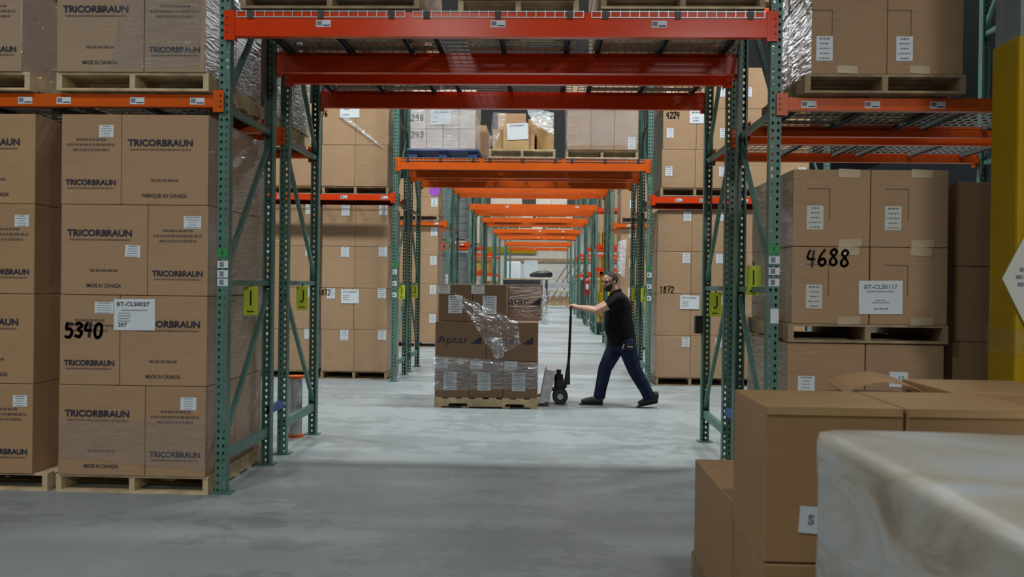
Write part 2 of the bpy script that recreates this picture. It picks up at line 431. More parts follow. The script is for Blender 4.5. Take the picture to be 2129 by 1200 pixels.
for nm, y, zt in ROWS:
    for s, x in ((-1, XL), (1, XR)):
        FR[nm, s] = frame(nm, y, x, s)
FR['second', 2] = frame('second', YR['second'], 4.05, 1, 'green perforated upright frame far right, behind the yellow column, second rack row')

for nm in ('entrance', 'second', 'third'):
    frame(nm, YR[nm], XL-PW-2.474, -1, f'green perforated upright frame at the far end of the left bay, {nm} row')
    if nm != 'second': frame(nm, YR[nm], XR+PW+2.474, 1, f'green perforated upright frame at the far end of the right bay, {nm} row')
def beam_profile(h, d=.062):
    return [(0, 0), (d, 0), (d, h-.038), (d*.42, h-.038), (d*.42, h), (0, h)]
def crossbeam(label, x0, x1, y, ztop, h, mat, face=-1, labels=(), plate=.2, seed=0, group=None):
    """step beam with its end connectors; face -1 looks to the camera"""
    c = (x0+x1)/2
    t = thing('rack_crossbeam', label, 'rack beam', (c, y, ztop-h), 0 if face < 0 else math.pi, group)
    L = x1-x0
    me = cached(('bm', round(L, 3), h, mat), lambda: MB().prism(beam_profile(h), 'x', -L/2+.003, L/2-.003).mesh('rail'))
    link('rail', me, mat, t, (0, -.004, 0))
    pm = cached(('pl', plate, mat), lambda: MB().prism([(-.04, -.012), (.034, -.012), (.034, .05), (.028, .05), (.028, -.006), (-.04, -.006)], 'z', 0, plate).mesh('end_plate'))
    for s in (-1, 1):
        e = link('end_plate', pm, mat, t, (s*(L/2-.002) if s < 0 else L/2+.002-.0, 0, h-plate+(.008 if h > .14 else .03)))
        if s > 0: e.scale = (-1, 1, 1)
        for k in range(3):
            link('rivet', cached('rivet', lambda: MB().tube([(0, -.018, 0), (0, -.010, 0)], [.006, .008], 8).mesh('rivet')), 'dark_metal', e, (-.02, 0, plate*(.25+.25*k)))
    for k, lx in enumerate(labels):
        l = flat(t, 'location_label', lx-c, -.0055, h*.52 if h > .14 else h*.46, .10, .046, 'paper')
        flat(l, 'small_lettering', .02, -.0012, -.012, .05, .008, 'ink', t=.001)
        flat(l, 'label_block', -.028, -.0012, .002, .034, .03, 'grey_print', t=.001)
    return t
TB = {'entrance': (-1.516, -.329, .752), 'second': (), 'third': (), 'fourth': (), 'seventh': (-1.1, .95), 'thirteenth': (-.3, .9), 'eleventh': (-.2, .8), 'last': (-.6, .5)}
NEAR = ('entrance', 'second', 'third', 'fourth')
for nm, y, zt in ROWS:
    mt = 'red' if nm in ('entrance', 'second') else 'orange'
    h = .165 if nm in NEAR else .16
    crossbeam(f'front orange crossbeam over the tunnel, {nm} rack row', XL, XR, y-.012, zt, h, mt, -1, TB.get(nm, ()), .2)
    crossbeam(f'rear orange crossbeam over the tunnel, {nm} rack row', XL, XR, y+FD+.012, zt, h, mt, 1, (), .2)

crossbeam('high orange crossbeam over the tunnel, twelfth rack row', XL, XR, YR['twelfth']-.012, 5.37, .16, 'orange')
def deck(label, xc, y0, z, w=1.15, lip=True):
    """welded wire deck: mesh with waterfall lip and three channels"""
    t = thing('wire_deck', label, 'wire deck', (xc, y0, z))
    def mk():
        b = MB(); n = 18; lo, hi = (-.021, FD+.021) if lip else (.02, FD-.02)
        for i in range(n+1):
            x = -w/2 + w*i/n
            b.bar((x, lo, 0), (x, hi, 0), .006, .006)
            if lip: b.bar((x, lo, .003), (x, lo, -.045), .006, .006); b.bar((x, hi, .003), (x, hi, -.045), .006, .006)
        for j in range(11):
            y = lo+(hi-lo)*j/10; b.bar((-w/2, y, -.005), (w/2, y, -.005), .006, .006)
        for y in (lo, hi) if lip else (): b.bar((-w/2, y, -.045), (w/2, y, -.045), .006, .006)
        return b.mesh('wire_mesh')
    link('wire_mesh', cached(('deck', w, lip), mk), 'wire', t)
    def ch():
        b = MB().prism([(-.022, -.044), (-.012, -.010), (.012, -.010), (.022, -.044), (.018, -.044), (.009, -.014), (-.009, -.014), (-.018, -.044)], 'y', .05, FD-.05)
        if lip: b.box(-.012, -.0262, -.0075, .012, .06, -.004).box(-.012, FD-.06, -.0075, .012, FD+.0262, -.004).box(-.02, -.0272, -.055, .02, -.0242, -.004).box(-.02, FD+.0242, -.055, .02, FD+.0272, -.004)
        return b.mesh('channel')
    for k in (-1, 0, 1): link('support_channel', cached(('chan', lip), ch), 'dark_metal', t, (k*w*.42, 0, 0))
    return t
for nm in NEAR:
    for k, wd in ((-1, 'left'), (0, 'middle'), (1, 'right')):
        deck(f'{wd} wire mesh deck over the tunnel, {nm} rack row', -.33+k*1.205, YR[nm], 3.308)

BAYW = 2.474
def side_bay(nm, s, levels, labs=(), deckz=True, mat='orange'):
    x0, x1 = (XL-PW-BAYW, XL-PW) if s < 0 else (XR+PW, XR+PW+BAYW)
    y = YR[nm]
    for z, word in levels:
        crossbeam(f'front orange {word} crossbeam of the bay {side_word(s)} of the tunnel, {nm} row', x0, x1, y-.012, z, .085, mat, -1, labs, .15)
        crossbeam(f'rear orange {word} crossbeam of the bay {side_word(s)} of the tunnel, {nm} row', x0, x1, y+FD+.012, z, .085, mat, 1, (), .15)
        if deckz:
            for k, wd in ((-1, 'left'), (1, 'right')):
                deck(f'{wd} wire mesh deck on the {word} beams {side_word(s)} of the tunnel, {nm} row', (x0+x1)/2+k*.59, y, z+.008, 1.15, False)
side_bay('entrance', -1, [(2.735, 'lower')], (-3.577, -3.307, -2.795, -2.378))
side_bay('entrance', 1, [(2.735, 'lower')], (1.751, 2.169, 2.596), mat='orange')
side_bay('second', -1, [(2.735, 'lower')]); side_bay('second', 1, [(2.735, 'lower')])
side_bay('third', -1, [(2.76, 'lower')], (-3.9, -2.96, -2.36), True, 'red'); side_bay('third', 1, [(2.76, 'lower'), (5.5, 'upper')], (1.95, 2.3, 2.9), True, 'red')
for nm in ('fifth', 'sixth'):
    for s in (-1, 1): side_bay(nm, s, [(2.85, 'lower')], (-2.45,) if s < 0 else (1.9,), deckz=False, mat='orange')
for s in (-1, 1): side_bay('seventh', s, [(2.64, 'lower')] if s < 0 else [(2.64, 'lower'), (1.95, 'low'), (3.7, 'upper')], (-2.42,) if s < 0 else (), deckz=s > 0, mat='red')
for nm in ('ninth', 'eleventh', 'thirteenth'):
    for s in (-1, 1): side_bay(nm, s, [(1.9, 'low'), (2.75, 'lower')], (), deckz=False, mat='red')

# ------------------------------------------------------------------ pallets and cartons
def pallet(label, x0, y0, z0, w, d, notch=False, mat='wood', group=None, simple=False, name='wooden_pallet'):
    """x0,y0 = near left corner; notch: stringers run along x and show their notched sides"""
    t = thing(name, label, 'pallet', (x0+w/2, y0+d/2, z0), 0, group)
    hx, hy = w/2, d/2
    if notch:
        out = [(-hx, 0)]
        for c in (-.27*w, .28*w): out += [(c-.115, 0), (c-.105, .035), (c+.105, .035), (c+.115, 0)]
        out += [(hx, 0), (hx, .09), (-hx, .09)]
        sm = cached(('nst', w), lambda: MB().prism(out, 'y', -.019, .019).mesh('stringer'))
        for k in (-1, 0, 1): link('stringer', sm, mat, t, (0, k*(hy-.019), .016))
        bl = cached(('nbd', d), lambda: MB().box(-.045, -hy, 0, .045, hy, .016).mesh('board'))
        for k in range(8): link('top_board', bl, mat, t, (-hx+.045+k*(w-.09)/7, 0, .106))
        for k in (0, 2, 5, 7): link('bottom_board', bl, mat, t, (-hx+.045+k*(w-.09)/7, 0, 0))
    else:
        sm = cached(('st', d), lambda: MB().box(-.019, -hy, 0, .019, hy, .09).mesh('stringer'))
        bl = cached(('bd', w), lambda: MB().box(-hx, -.045, 0, hx, .045, .016).mesh('board'))
        for k in (-1, 0, 1): link('stringer', sm, mat, t, (k*(hx-.019), 0, .016))
        if simple:
            for k in (0, 4, 8): link('top_board', bl, mat, t, (0, -hy+.045+k*(d-.09)/8, .106))
            for k in (0, 4): link('bottom_board', bl, mat, t, (0, -hy+.045+k*(d-.09)/4, 0))
        else:
            for k in range(9): link('top_board', bl, mat, t, (0, -hy+.045+k*(d-.09)/8, .106))
            for k in range(5): link('bottom_board', bl, mat, t, (0, -hy+.045+k*(d-.09)/4, 0))
    return t
PZ = .123
def carton(label, x0, y0, z0, w, d, h, mat='carton', group=None, name='carton', rz=0):
    """x0,y0 = near left corner"""
    key = ('c', round(w, 3), round(d, 3), round(h, 3), mat)
    me = cached(key, lambda: bevel_box(w-.004, d-.004, h-.003))
    if not me.materials: me.materials.append(M[mat])
    o = link(name, me, mat, None, (x0+w/2+R.uniform(-.0015, .0015), y0+d/2+R.uniform(-.0015, .0015), z0), (0, 0, rz))
    o['hw'] = w/2; del o['hw']
    return tag(o, label, 'carton', group)
FY = lambda d: -d/2+.0005       # the front face of a carton of depth d
def brand(o, w, d, h, wide, style):
    y = FY(d)-.0012
    if wide:
        if style != 'cover':
            lettering(o, 'TRICORBRAUN', -.03, y, h*.68, .043, 'ink', .45, .06)
            fine_print(o, -.03, y, h*.61, .42, ((0, .011, 1),), 'ink_faint', 3)
        else:
            lettering(o, 'TRICORBRAUN', .03, y, h*.68, .043, 'ink', .45, .06)
            fine_print(o, .03, y, h*.61, .42, ((0, .011, 1),), 'ink_faint', 3)
        fine_print(o, .0, y, h*.27, .19, ((0, .016, 1),), 'ink_faint', 5)
        lettering(o, 'FABRIQUE AU CANADA' if style == 'fr' else 'MADE IN CANADA', .0, y, h*.10, .026, 'ink', .31 if style == 'fr' else .24, .02)
    else:
        fine_print(o, 0, y, h*.66, .34, ((.035, .015, .6), (0, .015, 1), (-.035, .015, .75)), 'ink_faint', 7)
        lettering(o, 'TRICORBRAUN', -.0, y, h*.24, .036, 'ink', .35, .06)
        fine_print(o, -.0, y, h*.18, .32, ((0, .010, 1),), 'ink_faint', 8)
ORD = ['bottom', 'second', 'third', 'fourth', 'fifth', 'sixth']
def lay(n, k): return 'top' if k == n-1 else ORD[k]
def branded_stack(where, x0, y0, z0, nl, h, first_wide_left, tops=True, mat='carton', col=True):
    """column stack of printed cartons; returns {(layer, 'wide'|'narrow'): object}"""
    W1, W2, out = .605, .42, {}
    for k in range(nl):
        wl = first_wide_left if k % 2 == 0 else not first_wide_left
        z = z0+k*h; jx = R.uniform(-.006, .006)
        for wide in (True, False):
            w = W1 if wide else W2; d = .42 if wide else .605
            left = wide == wl
            x = x0+jx if left else x0+jx+(W2 if wide else W1)
            o = carton(f'{"wide" if wide else "narrow"} printed brown carton, {lay(nl, k)} layer, front of the {where}', x, y0+.004*(k % 2), z, w, d, h, mat)
            out[k, 'wide' if wide else 'narrow'] = o
            if not left and col:                              # cartons behind it on the tunnel side
                yy = y0+d; kk = 0
                while yy < y0+1.15:
                    dd = .605 if wide else .6
                    dd = min(dd, y0+1.215-yy)
                    carton(f'plain brown carton side, {lay(nl, k)} layer, {"middle" if kk == 0 and dd < .55 or kk == 0 and wide else "rear"} of the {where}', x+(w-.42 if wide else 0), yy, z, .42 , dd, h, mat); yy += dd; kk += 1
    return out

# --- left bay, entrance row, on the floor
hL = .618
Y0 = 6.0
pallet('pale wooden pallet under the floor stack left of the tunnel entrance', -3.335, Y0+.02, 0, 1.06, 1.2)
st = branded_stack('floor stack left of the tunnel entrance', -3.31, Y0, PZ, 4, hL, True, mat='carton_film')
W1, W2 = .605, .42
brand(st[0, 'wide'], W1, .42, hL, True, 'plain'); brand(st[0, 'narrow'], W2, .605, hL, False, '')
brand(st[1, 'wide'], W1, .42, hL, True, 'cover'); brand(st[1, 'narrow'], W2, .605, hL, False, '')
brand(st[2, 'wide'], W1, .42, hL, True, 'plain'); brand(st[2, 'narrow'], W2, .605, hL, False, '')
brand(st[3, 'wide'], W1, .42, hL, True, 'fr'); brand(st[3, 'narrow'], W2, .605, hL, False, '')
ship_label(st[3, 'narrow'], .105, FY(.605)-.001, .5, .10, .085, 1)
ship_label(st[2, 'narrow'], .10, FY(.605)-.001, .5, .12, .085, 2)
ship_label(st[2, 'wide'], .20, FY(.42)-.001, .30, .105, .082, 3, tilt=.06)
ship_label(st[0, 'narrow'], .09, FY(.605)-.001, .5, .11, .085, 4)
o = st[1, 'narrow']
ship_label(o, .10, FY(.605)-.001, .53, .13, .08, 5)
scrawl(o, '5340', -.04, FY(.605)-.002, .375, .27, .095, .02)
o = st[1, 'wide']
bt = flat(o, 'paper_sheet', -.20, FY(.42)-.003, .485, .285, .215, 'paper', -.01)
lettering(bt, 'BT-CLS0027', -.01, -.002, .07, .026, 'marker', .225, .03, name='label_lettering')
lettering(bt, '267', -.083, -.002, -.07, .026, 'marker', .062, .03, name='label_lettering')
fine_print(bt, 0, -.002, .03, .2, ((0, .007, .9),), 'grey_print', 21, 'small_lettering')
fine_print(bt, -.07, -.002, -.02, .09, ((.03, .006, .9), (.012, .006, 1), (-.006, .009, .9), (-.024, .006, 1)), 'grey_print', 22, 'small_lettering')
# --- its neighbour at the picture's edge
pallet('pale wooden pallet under the floor stack at the far left', -4.50, Y0+.03, 0, 1.10, 1.2)
s2 = branded_stack('floor stack at the far left', -4.515, Y0, PZ, 4, hL, True, mat='carton')
for k in range(4):
    for q, w, d in (('wide', W1, .42), ('narrow', W2, .605)):
        brand(s2[k, q], w, d, hL, q == 'wide', 'plain')
ship_label(s2[2, 'narrow'], .12, FY(.605)-.001, .5, .10, .08, 8); ship_label(s2[0, 'narrow'], .12, FY(.605)-.001, .5, .10, .08, 9)
# --- left bay upper level
zu = 2.735+.015
pallet('pale wooden pallet on the beam left of the tunnel entrance', -3.335, Y0-.02, zu, 1.05, 1.2)
su = branded_stack('upper stack left of the entrance', -3.33, Y0-.04, zu+PZ, 2, .62, True, mat='carton_gloss')
for k in range(2):
    brand(su[k, 'wide'], W1, .42, .62, True, 'plain'); brand(su[k, 'narrow'], W2, .605, .62, False, '')
pallet('pale wooden pallet on the beam at the far left', -4.60, Y0-.02, zu, 1.08, 1.2)
su2 = branded_stack('upper stack at the far left', -4.59, Y0-.04, zu+PZ, 2, .62, True, mat='carton_gloss')
for k in range(2): brand(su2[k, 'narrow'], W2, .605, .62, False, ''); brand(su2[k, 'wide'], W1, .42, .62, True, 'plain')

# ------------------------------------------------------------------ generic stacks
def grid_stack(where, x0, y0, z0, w, d, nx, layers, mat='carton', ny=1, group=None, word='brown'):
    """plain cartons: nx across, ny deep"""
    out = {}; z = z0
    n = len(layers)
    ax = {1: [''], 2: ['left ', 'right '], 3: ['left ', 'middle ', 'right '], 4: ['far left ', 'left ', 'right ', 'far right ']}[nx]
    for k, h in enumerate(layers):
        jx = R.uniform(-.008, .008)
        for i in range(nx):
            for j in range(ny):
                dep = '' if ny == 1 else ('front ' if j == 0 else ('rear ' if j == ny-1 else 'inner '))
                out[k, i, j] = carton(f'{ax[i]}{dep}{word} carton, {lay(n, k)} layer of the {where}' if n > 1 else f'{ax[i]}{dep}{word} carton of the {where}', x0+jx+i*w/nx, y0+j*d/ny, z, w/nx, d/ny, h, mat, group)
        z += h
    return out
def pallet_of(where, *a, **k): return pallet(f'wooden pallet under the {where}', *a, **k)

# --- right bay, entrance row
y1 = 5.97
wh = 'lowest stack right of the tunnel entrance'
pallet_of(wh, 1.63, y1, 0, 1.0, 1.15, mat='wood_grey')
lo = grid_stack(wh, 1.62, y1-.01, PZ, 1.02, 1.16, 2, (.49, .49), 'carton_film', 2)
wh = 'marked stack right of the tunnel entrance'
pallet_of(wh, 1.615, y1-.02, 1.108, 1.04, 1.17, mat='wood_grey')
mk = grid_stack(wh, 1.635, y1-.02, 1.108+PZ, 1.01, 1.16, 2, (.51, .51), 'carton_film', 2)
f1 = lambda o, u: (u)
dh = FY(.58)-.001
for k in (0, 1):
    for i in (0, 1):
        o = mk[k, i, 0]; cx = 1.635+.505*(i+.5)
        zb = 1.108+PZ+.51*k
        if not (k == 0 and i == 1): ship_label(o, (1.78 if i == 0 else 2.285)-cx, dh, (1.93 if k else 1.41)-zb, .107, .158, 30+k*2+i, 'paper_old')
        fr_ = MB()
        for q in ((-.075, .0, .075, .004), (.071, -.2, .075, .0)): fr_.box(q[0], -.0008, q[1], q[2], 0, q[3])
        link('printed_frame', fr_.mesh('printed_frame'), 'ink_faint', o, ((1.80 if i == 0 else 2.31)-cx, dh-.0005, (2.12 if k else 1.62)-zb))
        flat(o, 'tape_or_highlight', (2.0 if i == 0 else 2.47)-cx, dh, .51-.028, .14, .055, 'tape', .04); flat(o, 'tape_or_highlight', (2.0 if i == 0 else 2.47)-cx+.01, dh, .025, .15, .05, 'tape', -.03)
scrawl(mk[0, 0, 0], '4688', 1.868-1.8875, dh-.002, 1.667-1.231, .29, .105, .015)
o = mk[0, 1, 0]
bt = flat(o, 'paper_sheet', 2.21-2.3925, dh-.002, 1.41-1.231, .285, .22, 'paper', -.015)
lettering(bt, 'BT-CLS0117', .0, -.002, .068, .028, 'grey_print', .215, .04, name='label_lettering')
fine_print(bt, 0, -.002, .0, .23, ((.038, .007, .8), (-.02, .006, .3), (-.035, .006, .5), (-.075, .01, .4)), 'grey_print', 41, 'small_lettering')
ship_label(lo[1, 0, 0], 1.747-1.875, FY(.58)-.001, .83-.613, .11, .11, 42)
b17 = flat(lo[1, 1, 0], 'paper_sheet', 2.345-2.385, FY(.58)-.001, .87-.613, .12, .1, 'paper', .02)
lettering(b17, '17', .015, -.002, .01, .022, 'sticker', .035, .03, name='label_lettering')
wh = 'upper stack right of the tunnel entrance'
pallet_of(wh, 1.70, y1-.03, 2.75, 1.04, 1.17, mat='wood_grey')
up = grid_stack(wh, 1.745, y1-.03, 2.75+PZ, .985, 1.15, 2, (.56, .56), 'carton_film', 2)
for i in (0, 1):
    o = up[0, i, 0]; cx = 1.745+.4925*(i+.5); zb = 2.75+PZ
    ship_label(o, (1.83 if i == 0 else 2.348)-cx, FY(.575)-.001, 3.04-zb, .107, .16, 50+i)
    fr_ = MB()
    for q in ((-.1, .0, .06, .004), (.056, -.16, .06, .0)): fr_.box(q[0], -.0008, q[1], q[2], 0, q[3])
    link('printed_frame', fr_.mesh('printed_frame'), 'ink_faint', o, ((1.82 if i == 0 else 2.33)-cx, FY(.575)-.0015, 3.29-zb))
    flat(o, 'tape_or_highlight', (1.98 if i == 0 else 2.45)-cx, FY(.575)-.001, .03, .13, .05, 'tape', .05)
    flat(o, 'tape_or_highlight', (2.06 if i == 0 else 2.45)-cx, FY(.575)-.001, .525, .2, .05, 'tape', .02)
wh = 'dim stack behind the yellow column'
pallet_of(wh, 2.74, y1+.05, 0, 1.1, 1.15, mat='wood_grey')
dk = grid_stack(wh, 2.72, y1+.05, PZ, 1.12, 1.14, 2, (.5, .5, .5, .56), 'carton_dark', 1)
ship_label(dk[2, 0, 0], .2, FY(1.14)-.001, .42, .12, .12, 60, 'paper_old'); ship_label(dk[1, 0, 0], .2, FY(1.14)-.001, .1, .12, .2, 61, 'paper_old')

# --- second row: wrapped load on the upper level, left
wh = 'dim upper stack left of tunnel, second row'
pallet_of(wh, -3.36, 7.46, zu, 1.05, 1.2, mat='wood_grey')
grid_stack(wh, -3.36, 7.45, zu+PZ, 1.06, 1.2, 2, (.6, .6), 'carton_gloss', 2)

# --- third row, both sides of the tunnel
def labelled(o, x, d, z, w, h, sd): ship_label(o, x, FY(d)-.001, z, w, h, sd)
def third_left():
    Y = 13.33
    for x0, w_, dc in ((-3.34, 1.0, 'beside the tunnel'), (-4.5, 1.06, 'further left')):
        wh = f'floor stack left {dc}, third row'
        pallet_of(wh, x0, Y, 0, w_, 1.1, mat='wood_grey')
        g = grid_stack(wh, x0, Y-.01, PZ, w_, 1.1, 2, (.625,)*4, 'carton_film')
        for k in range(4):
            labelled(g[k, 0, 0], .10 if k != 1 else -.1, 1.1, .54, .12, .16, 100+k); labelled(g[k, 1, 0], .17, 1.1, .55, .12, .15, 110+k)
        if dc[0] == 'b':
            scrawl(g[1, 0, 0], '1872', -.2, FY(1.1)-.002, .555, .19, .075, .012)
            bt = flat(g[1, 0, 0], 'paper_sheet', .19, FY(1.1)-.003, .50, .27, .21, 'paper', -.01)
            lettering(bt, 'BT-CLS0040', 0, -.002, .066, .024, 'grey_print', .2, .03, name='label_lettering')
            fine_print(bt, -.06, -.002, -.02, .1, ((.03, .01, 1), (.0, .01, .9), (-.03, .01, 1)), 'grey_print', 71, 'small_lettering')
        wh = f'upper stack left {dc}, third row'
        pallet_of(wh, x0, Y-.03, 2.775, w_, 1.1, mat='wood_grey')
        g = grid_stack(wh, x0-.01, Y-.04, 2.775+PZ, w_, 1.1, 2, (.62, .62), 'carton_film')
        if dc[0] == 'b':
            scrawl(g[1, 0, 0], '76', -.22, FY(1.1)-.002, .47, .1, .09, .013)
            bt = flat(g[1, 0, 0], 'paper_sheet', .16, FY(1.1)-.002, .50, .29, .19, 'paper')
            fine_print(bt, -.05, -.002, 0, .14, ((.03, .012, .5), (-.05, .018, .6)), 'grey_print', 72, 'small_lettering')
third_left()
def third_right():
    Y = 13.16
    for x0, w_, dc in ((1.66, 1.0, 'beside the tunnel'), (2.78, 1.04, 'further right')):
        wh = f'floor stack right {dc}, third row'
        pallet_of(wh, x0, Y, 0, w_, 1.1)
        g = grid_stack(wh, x0, Y-.01, PZ, w_, 1.1, 2, (.615,)*4, 'carton_film')
        for k in range(4):
            labelled(g[k, 0, 0], .18, 1.1, .52, .11, .15, 130+k); labelled(g[k, 1, 0], .17, 1.1, .52, .12, .14, 140+k)
        if dc[0] == 'b':
            scrawl(g[2, 0, 0], '1872', -.10, FY(1.1)-.002, .06, .22, .085, .012)
            bt = flat(g[1, 0, 0], 'paper_sheet', .235, FY(1.1)-.003, .49, .28, .20, 'paper')
            lettering(bt, 'BT-CLS0040', 0, -.002, .066, .024, 'grey_print', .2, .03, name='label_lettering')
            fine_print(bt, -.06, -.002, -.02, .1, ((.03, .01, 1), (.0, .01, .9), (-.03, .01, 1)), 'grey_print', 73, 'small_lettering')
        wh = f'upper stack right {dc}, third row'
        pallet_of(wh, x0+.03, Y-.03, 2.775, w_, 1.1, mat='wood_grey')
        g = grid_stack(wh, x0+.05, Y-.04, 2.775+PZ, w_-.03, 1.1, 2, (.56, .6, .6), 'carton_film')
        for k in range(3):
            labelled(g[k, 0, 0], -.14, 1.1, .24, .10, .145, 150+k); labelled(g[k, 1, 0], .15, 1.1, .24, .10, .145, 160+k)
        if dc[0] == 'b':
            scrawl(g[1, 0, 0], '4224', -.1, FY(1.1)-.002, .5, .2, .09, .015)
            bt = flat(g[1, 0, 0], 'paper_sheet', .26, FY(1.1)-.003, .48, .24, .2, 'paper')
            fine_print(bt, -.03, -.002, 0, .14, ((.06, .02, .9), (-.02, .012, .6), (-.06, .02, .6)), 'grey_print', 74, 'small_lettering')
        # a load two levels up, seen through the gap by the column
        if dc[0] == 'f':
            wh = f'highest stack right of the tunnel, third row'
            pallet_of(wh, x0, Y-.03, 5.51, w_, 1.1)
            grid_stack(wh, x0, Y-.04, 5.51+PZ, w_, 1.1, 2, (.6,), 'carton_white')
third_right()

# --- loads standing on the tunnel beams
zt = 3.318
wh = 'load above the entrance beam, left end'
pallet_of(wh, -2.08, 6.0, zt, 1.22, 1.1, mat='wood_grey')
grid_stack(wh, -2.07, 6.0, zt+PZ, 1.2, 1.1, 2, (.5, .5), 'carton_film')
wh = 'low load above the entrance beam, middle'
pallet_of(wh, -.62, 6.2, zt, .84, .9, mat='wood')
grid_stack(wh, -.60, 6.12, zt+PZ, .80, .9, 2, (.45,), 'carton_film')
wh = 'load above the entrance beam, right end'
pallet_of(wh, .36, 6.0, zt, 1.09, 1.1, mat='wood')
grid_stack(wh, .37, 6.02, zt+PZ, 1.07, 1.1, 2, (.5, .5), 'carton_film')
for x0, wd, mt in ((-2.05, 'left end', 'wood_grey'), (.40, 'right end', 'wood')):
    wh = f'load above the second row beam, {wd}'
    pallet_of(wh, x0, 7.45, zt, 1.05, 1.1, mat=mt, simple=True)
    grid_stack(wh, x0, 7.45, zt+PZ, 1.04, 1.1, 2, (.55, .5), 'carton_film')
# third row: three different loads
wh = 'blue pallet load above the third row beam'
def blue_pallet():
    t = thing('plastic_pallet', 'blue pallet with nine feet above the third row beam, left', 'pallet', (-1.51, 13.65, zt))
    link('deck_top', bevel_box(1.06, 1.08, .045, .008), 'blue', t, (0, 0, .085))
    for i in (-1, 0, 1):
        for j in (-1, 0, 1): link('foot', cached('bfoot', lambda: bevel_box(.13, .13, .086, .01)), 'blue', t, (i*.44, j*.45, 0))
blue_pallet()
g = grid_stack('shiny wrapped load on the blue pallet', -1.985, 13.12, zt+.13, .96, 1.05, 4, (.29, .29, .29), 'carton_white')
bt = flat(g[1, 1, 0], 'paper_sheet', .09, FY(1.05)-.004, .17, .30, .22, 'paper')
lettering(bt, 'CP-0038820', 0, -.002, .07, .026, 'grey_print', .2, .03, name='label_lettering')
fine_print(bt, -.08, -.002, -.02, .08, ((.02, .01, .7), (-.05, .014, .9)), 'grey_print', 75, 'small_lettering')
scrawl(g[1, 0, 0], '298', -.02, FY(1.05)-.003, .16, .2, .085, .015); scrawl(g[0, 0, 0], '243', -.02, FY(1.05)-.003, .2, .2, .08, .014)
wh = 'open mixed load above the third row beam, middle'
pallet_of(wh, -.83, 13.1, zt, .98, 1.1)
g1 = carton('wide low brown carton at the front of the mixed load above the third row', -.78, 13.14, zt+PZ, .62, .4, .30, 'carton')
g2 = carton('leaning tan carton with white sheet on the mixed load above third row', -.62, 13.10, zt+PZ, .38, .03, .38, 'carton_in')
bt = flat(g2, 'paper_sheet', .02, FY(.03)-.004, .26, .31, .24, 'paper', -.06)
lettering(bt, 'CP-0038827', 0, -.002, .085, .026, 'grey_print', .22, .03, name='label_lettering')
g3 = carton('tall brown carton at the back of the mixed load above the third row', -.72, 13.58, zt+PZ, .42, .5, .62, 'carton_film')
g4 = carton('tilted tan carton right side of the mixed load above the third row', -.16, 13.3, zt+PZ, .26, .5, .34, 'carton_in', rz=.12)
g5 = carton('wide brown carton behind the tilted one in the mixed load', -.27, 13.82, zt+PZ, .38, .3, .58, 'carton_film')
wh = 'wrapped load above the third row beam, right'
pallet_of(wh, .30, 13.12, zt, 1.06, 1.1, mat='wood_grey')
g = grid_stack(wh, .31, 13.1, zt+PZ, 1.04, 1.1, 3, (.6, .45), 'carton_gloss')
labelled(g[1, 0, 0], .12, 1.1, .03, .1, .09, 170); labelled(g[0, 2, 0], .08, 1.1, .1, .11, .18, 171)
for x0, wd in ((-2.0, 'left'), (.35, 'right')):
    wh = f'load above the fourth row beam, {wd}'
    pallet_of(wh, x0, 14.5, zt, 1.05, 1.1, simple=True)
    grid_stack(wh, x0, 14.5, zt+PZ, 1.04, 1.1, 2, (.6,), 'carton_film')

# --- deeper rows
def deep(nm, s, x, mat='carton_film', upper=True, zs=2.87, hl=.66, n=4, yo=.05, word='brown', up=(.6, .6), lab=True):
    y = YR[nm]+yo; sd = side_word(s)
    x0 = x if s > 0 else x-1.0
    wh = f'floor stack {sd} of the tunnel, {nm} row'
    pallet_of(wh, x0, y, 0, 1.0, 1.0, simple=True, mat='wood_grey')
    g = grid_stack(wh, x0, y, PZ, 1.0, 1.0, 2, (hl,)*n, mat, word=word)
    if lab:
        for k in range(n): labelled(g[k, 1 if s < 0 else 0, 0], .15 if s < 0 else .02, 1.0, hl*.8, .14, .2, 200+k)
    if upper:
        wh = f'upper stack {sd} of the tunnel, {nm} row'
        pallet_of(wh, x0, y, zs, 1.0, 1.0, simple=True)
        g = grid_stack(wh, x0, y, zs+PZ, 1.0, 1.0, 2, up, mat, word=word)
        if lab: labelled(g[0, 1 if s < 0 else 0, 0], .15 if s < 0 else .02, 1.0, .3, .14, .2, 220)
    return g
g = deep('fifth', -1, -2.41, mat='carton_film', up=(.42, .42))
link('round_sticker', MB().tube([(0, 0, 0), (0, -.002, 0)], .12, 20).mesh('sticker'), 'purple', g[1, 1, 0], (.16, FY(1.0)-.001, .14))
deep('fifth', 1, 1.72, 'carton_film', up=(.62, .4))
# seventh row left: stacks of grey trays
def trays(where, x1, y, z0, n, h):
    for k in range(n):
        pos = 'lowest' if k == 0 else ('topmost' if k == n-1 else f'{["", "second", "third", "fourth", "fifth", "sixth", "seventh", "eighth", "ninth"][k]} from the bottom')
        t = tag(link('plastic_tray', cached(('tray', h), lambda: MB().prism([(-.47, 0), (.47, 0), (.5, h*.75), (.5, h-.035), (.48, h-.035), (.48, h-.01), (-.48, h-.01), (-.48, h-.035), (-.5, h-.035), (-.5, h*.75)], 'y', -.5, .5).mesh('tray')), 'greytote', None, (x1-.5, y+.5, z0+k*h)),
                f'shallow grey plastic tray, {pos} in the {where}', 'tray')
pallet('wooden pallet under the lower grey trays, seventh row', -3.29, 26.3, 0, 1.0, 1.0, simple=True)
trays('lower grey tray pile, seventh row', -2.285, 26.3, PZ, 9, .25)
pallet('wooden pallet under the upper grey trays, seventh row', -3.29, 26.3, 2.66, 1.0, 1.0, simple=True)
trays('upper grey tray pile, seventh row', -2.285, 26.3, 2.66+PZ, 8, .22)
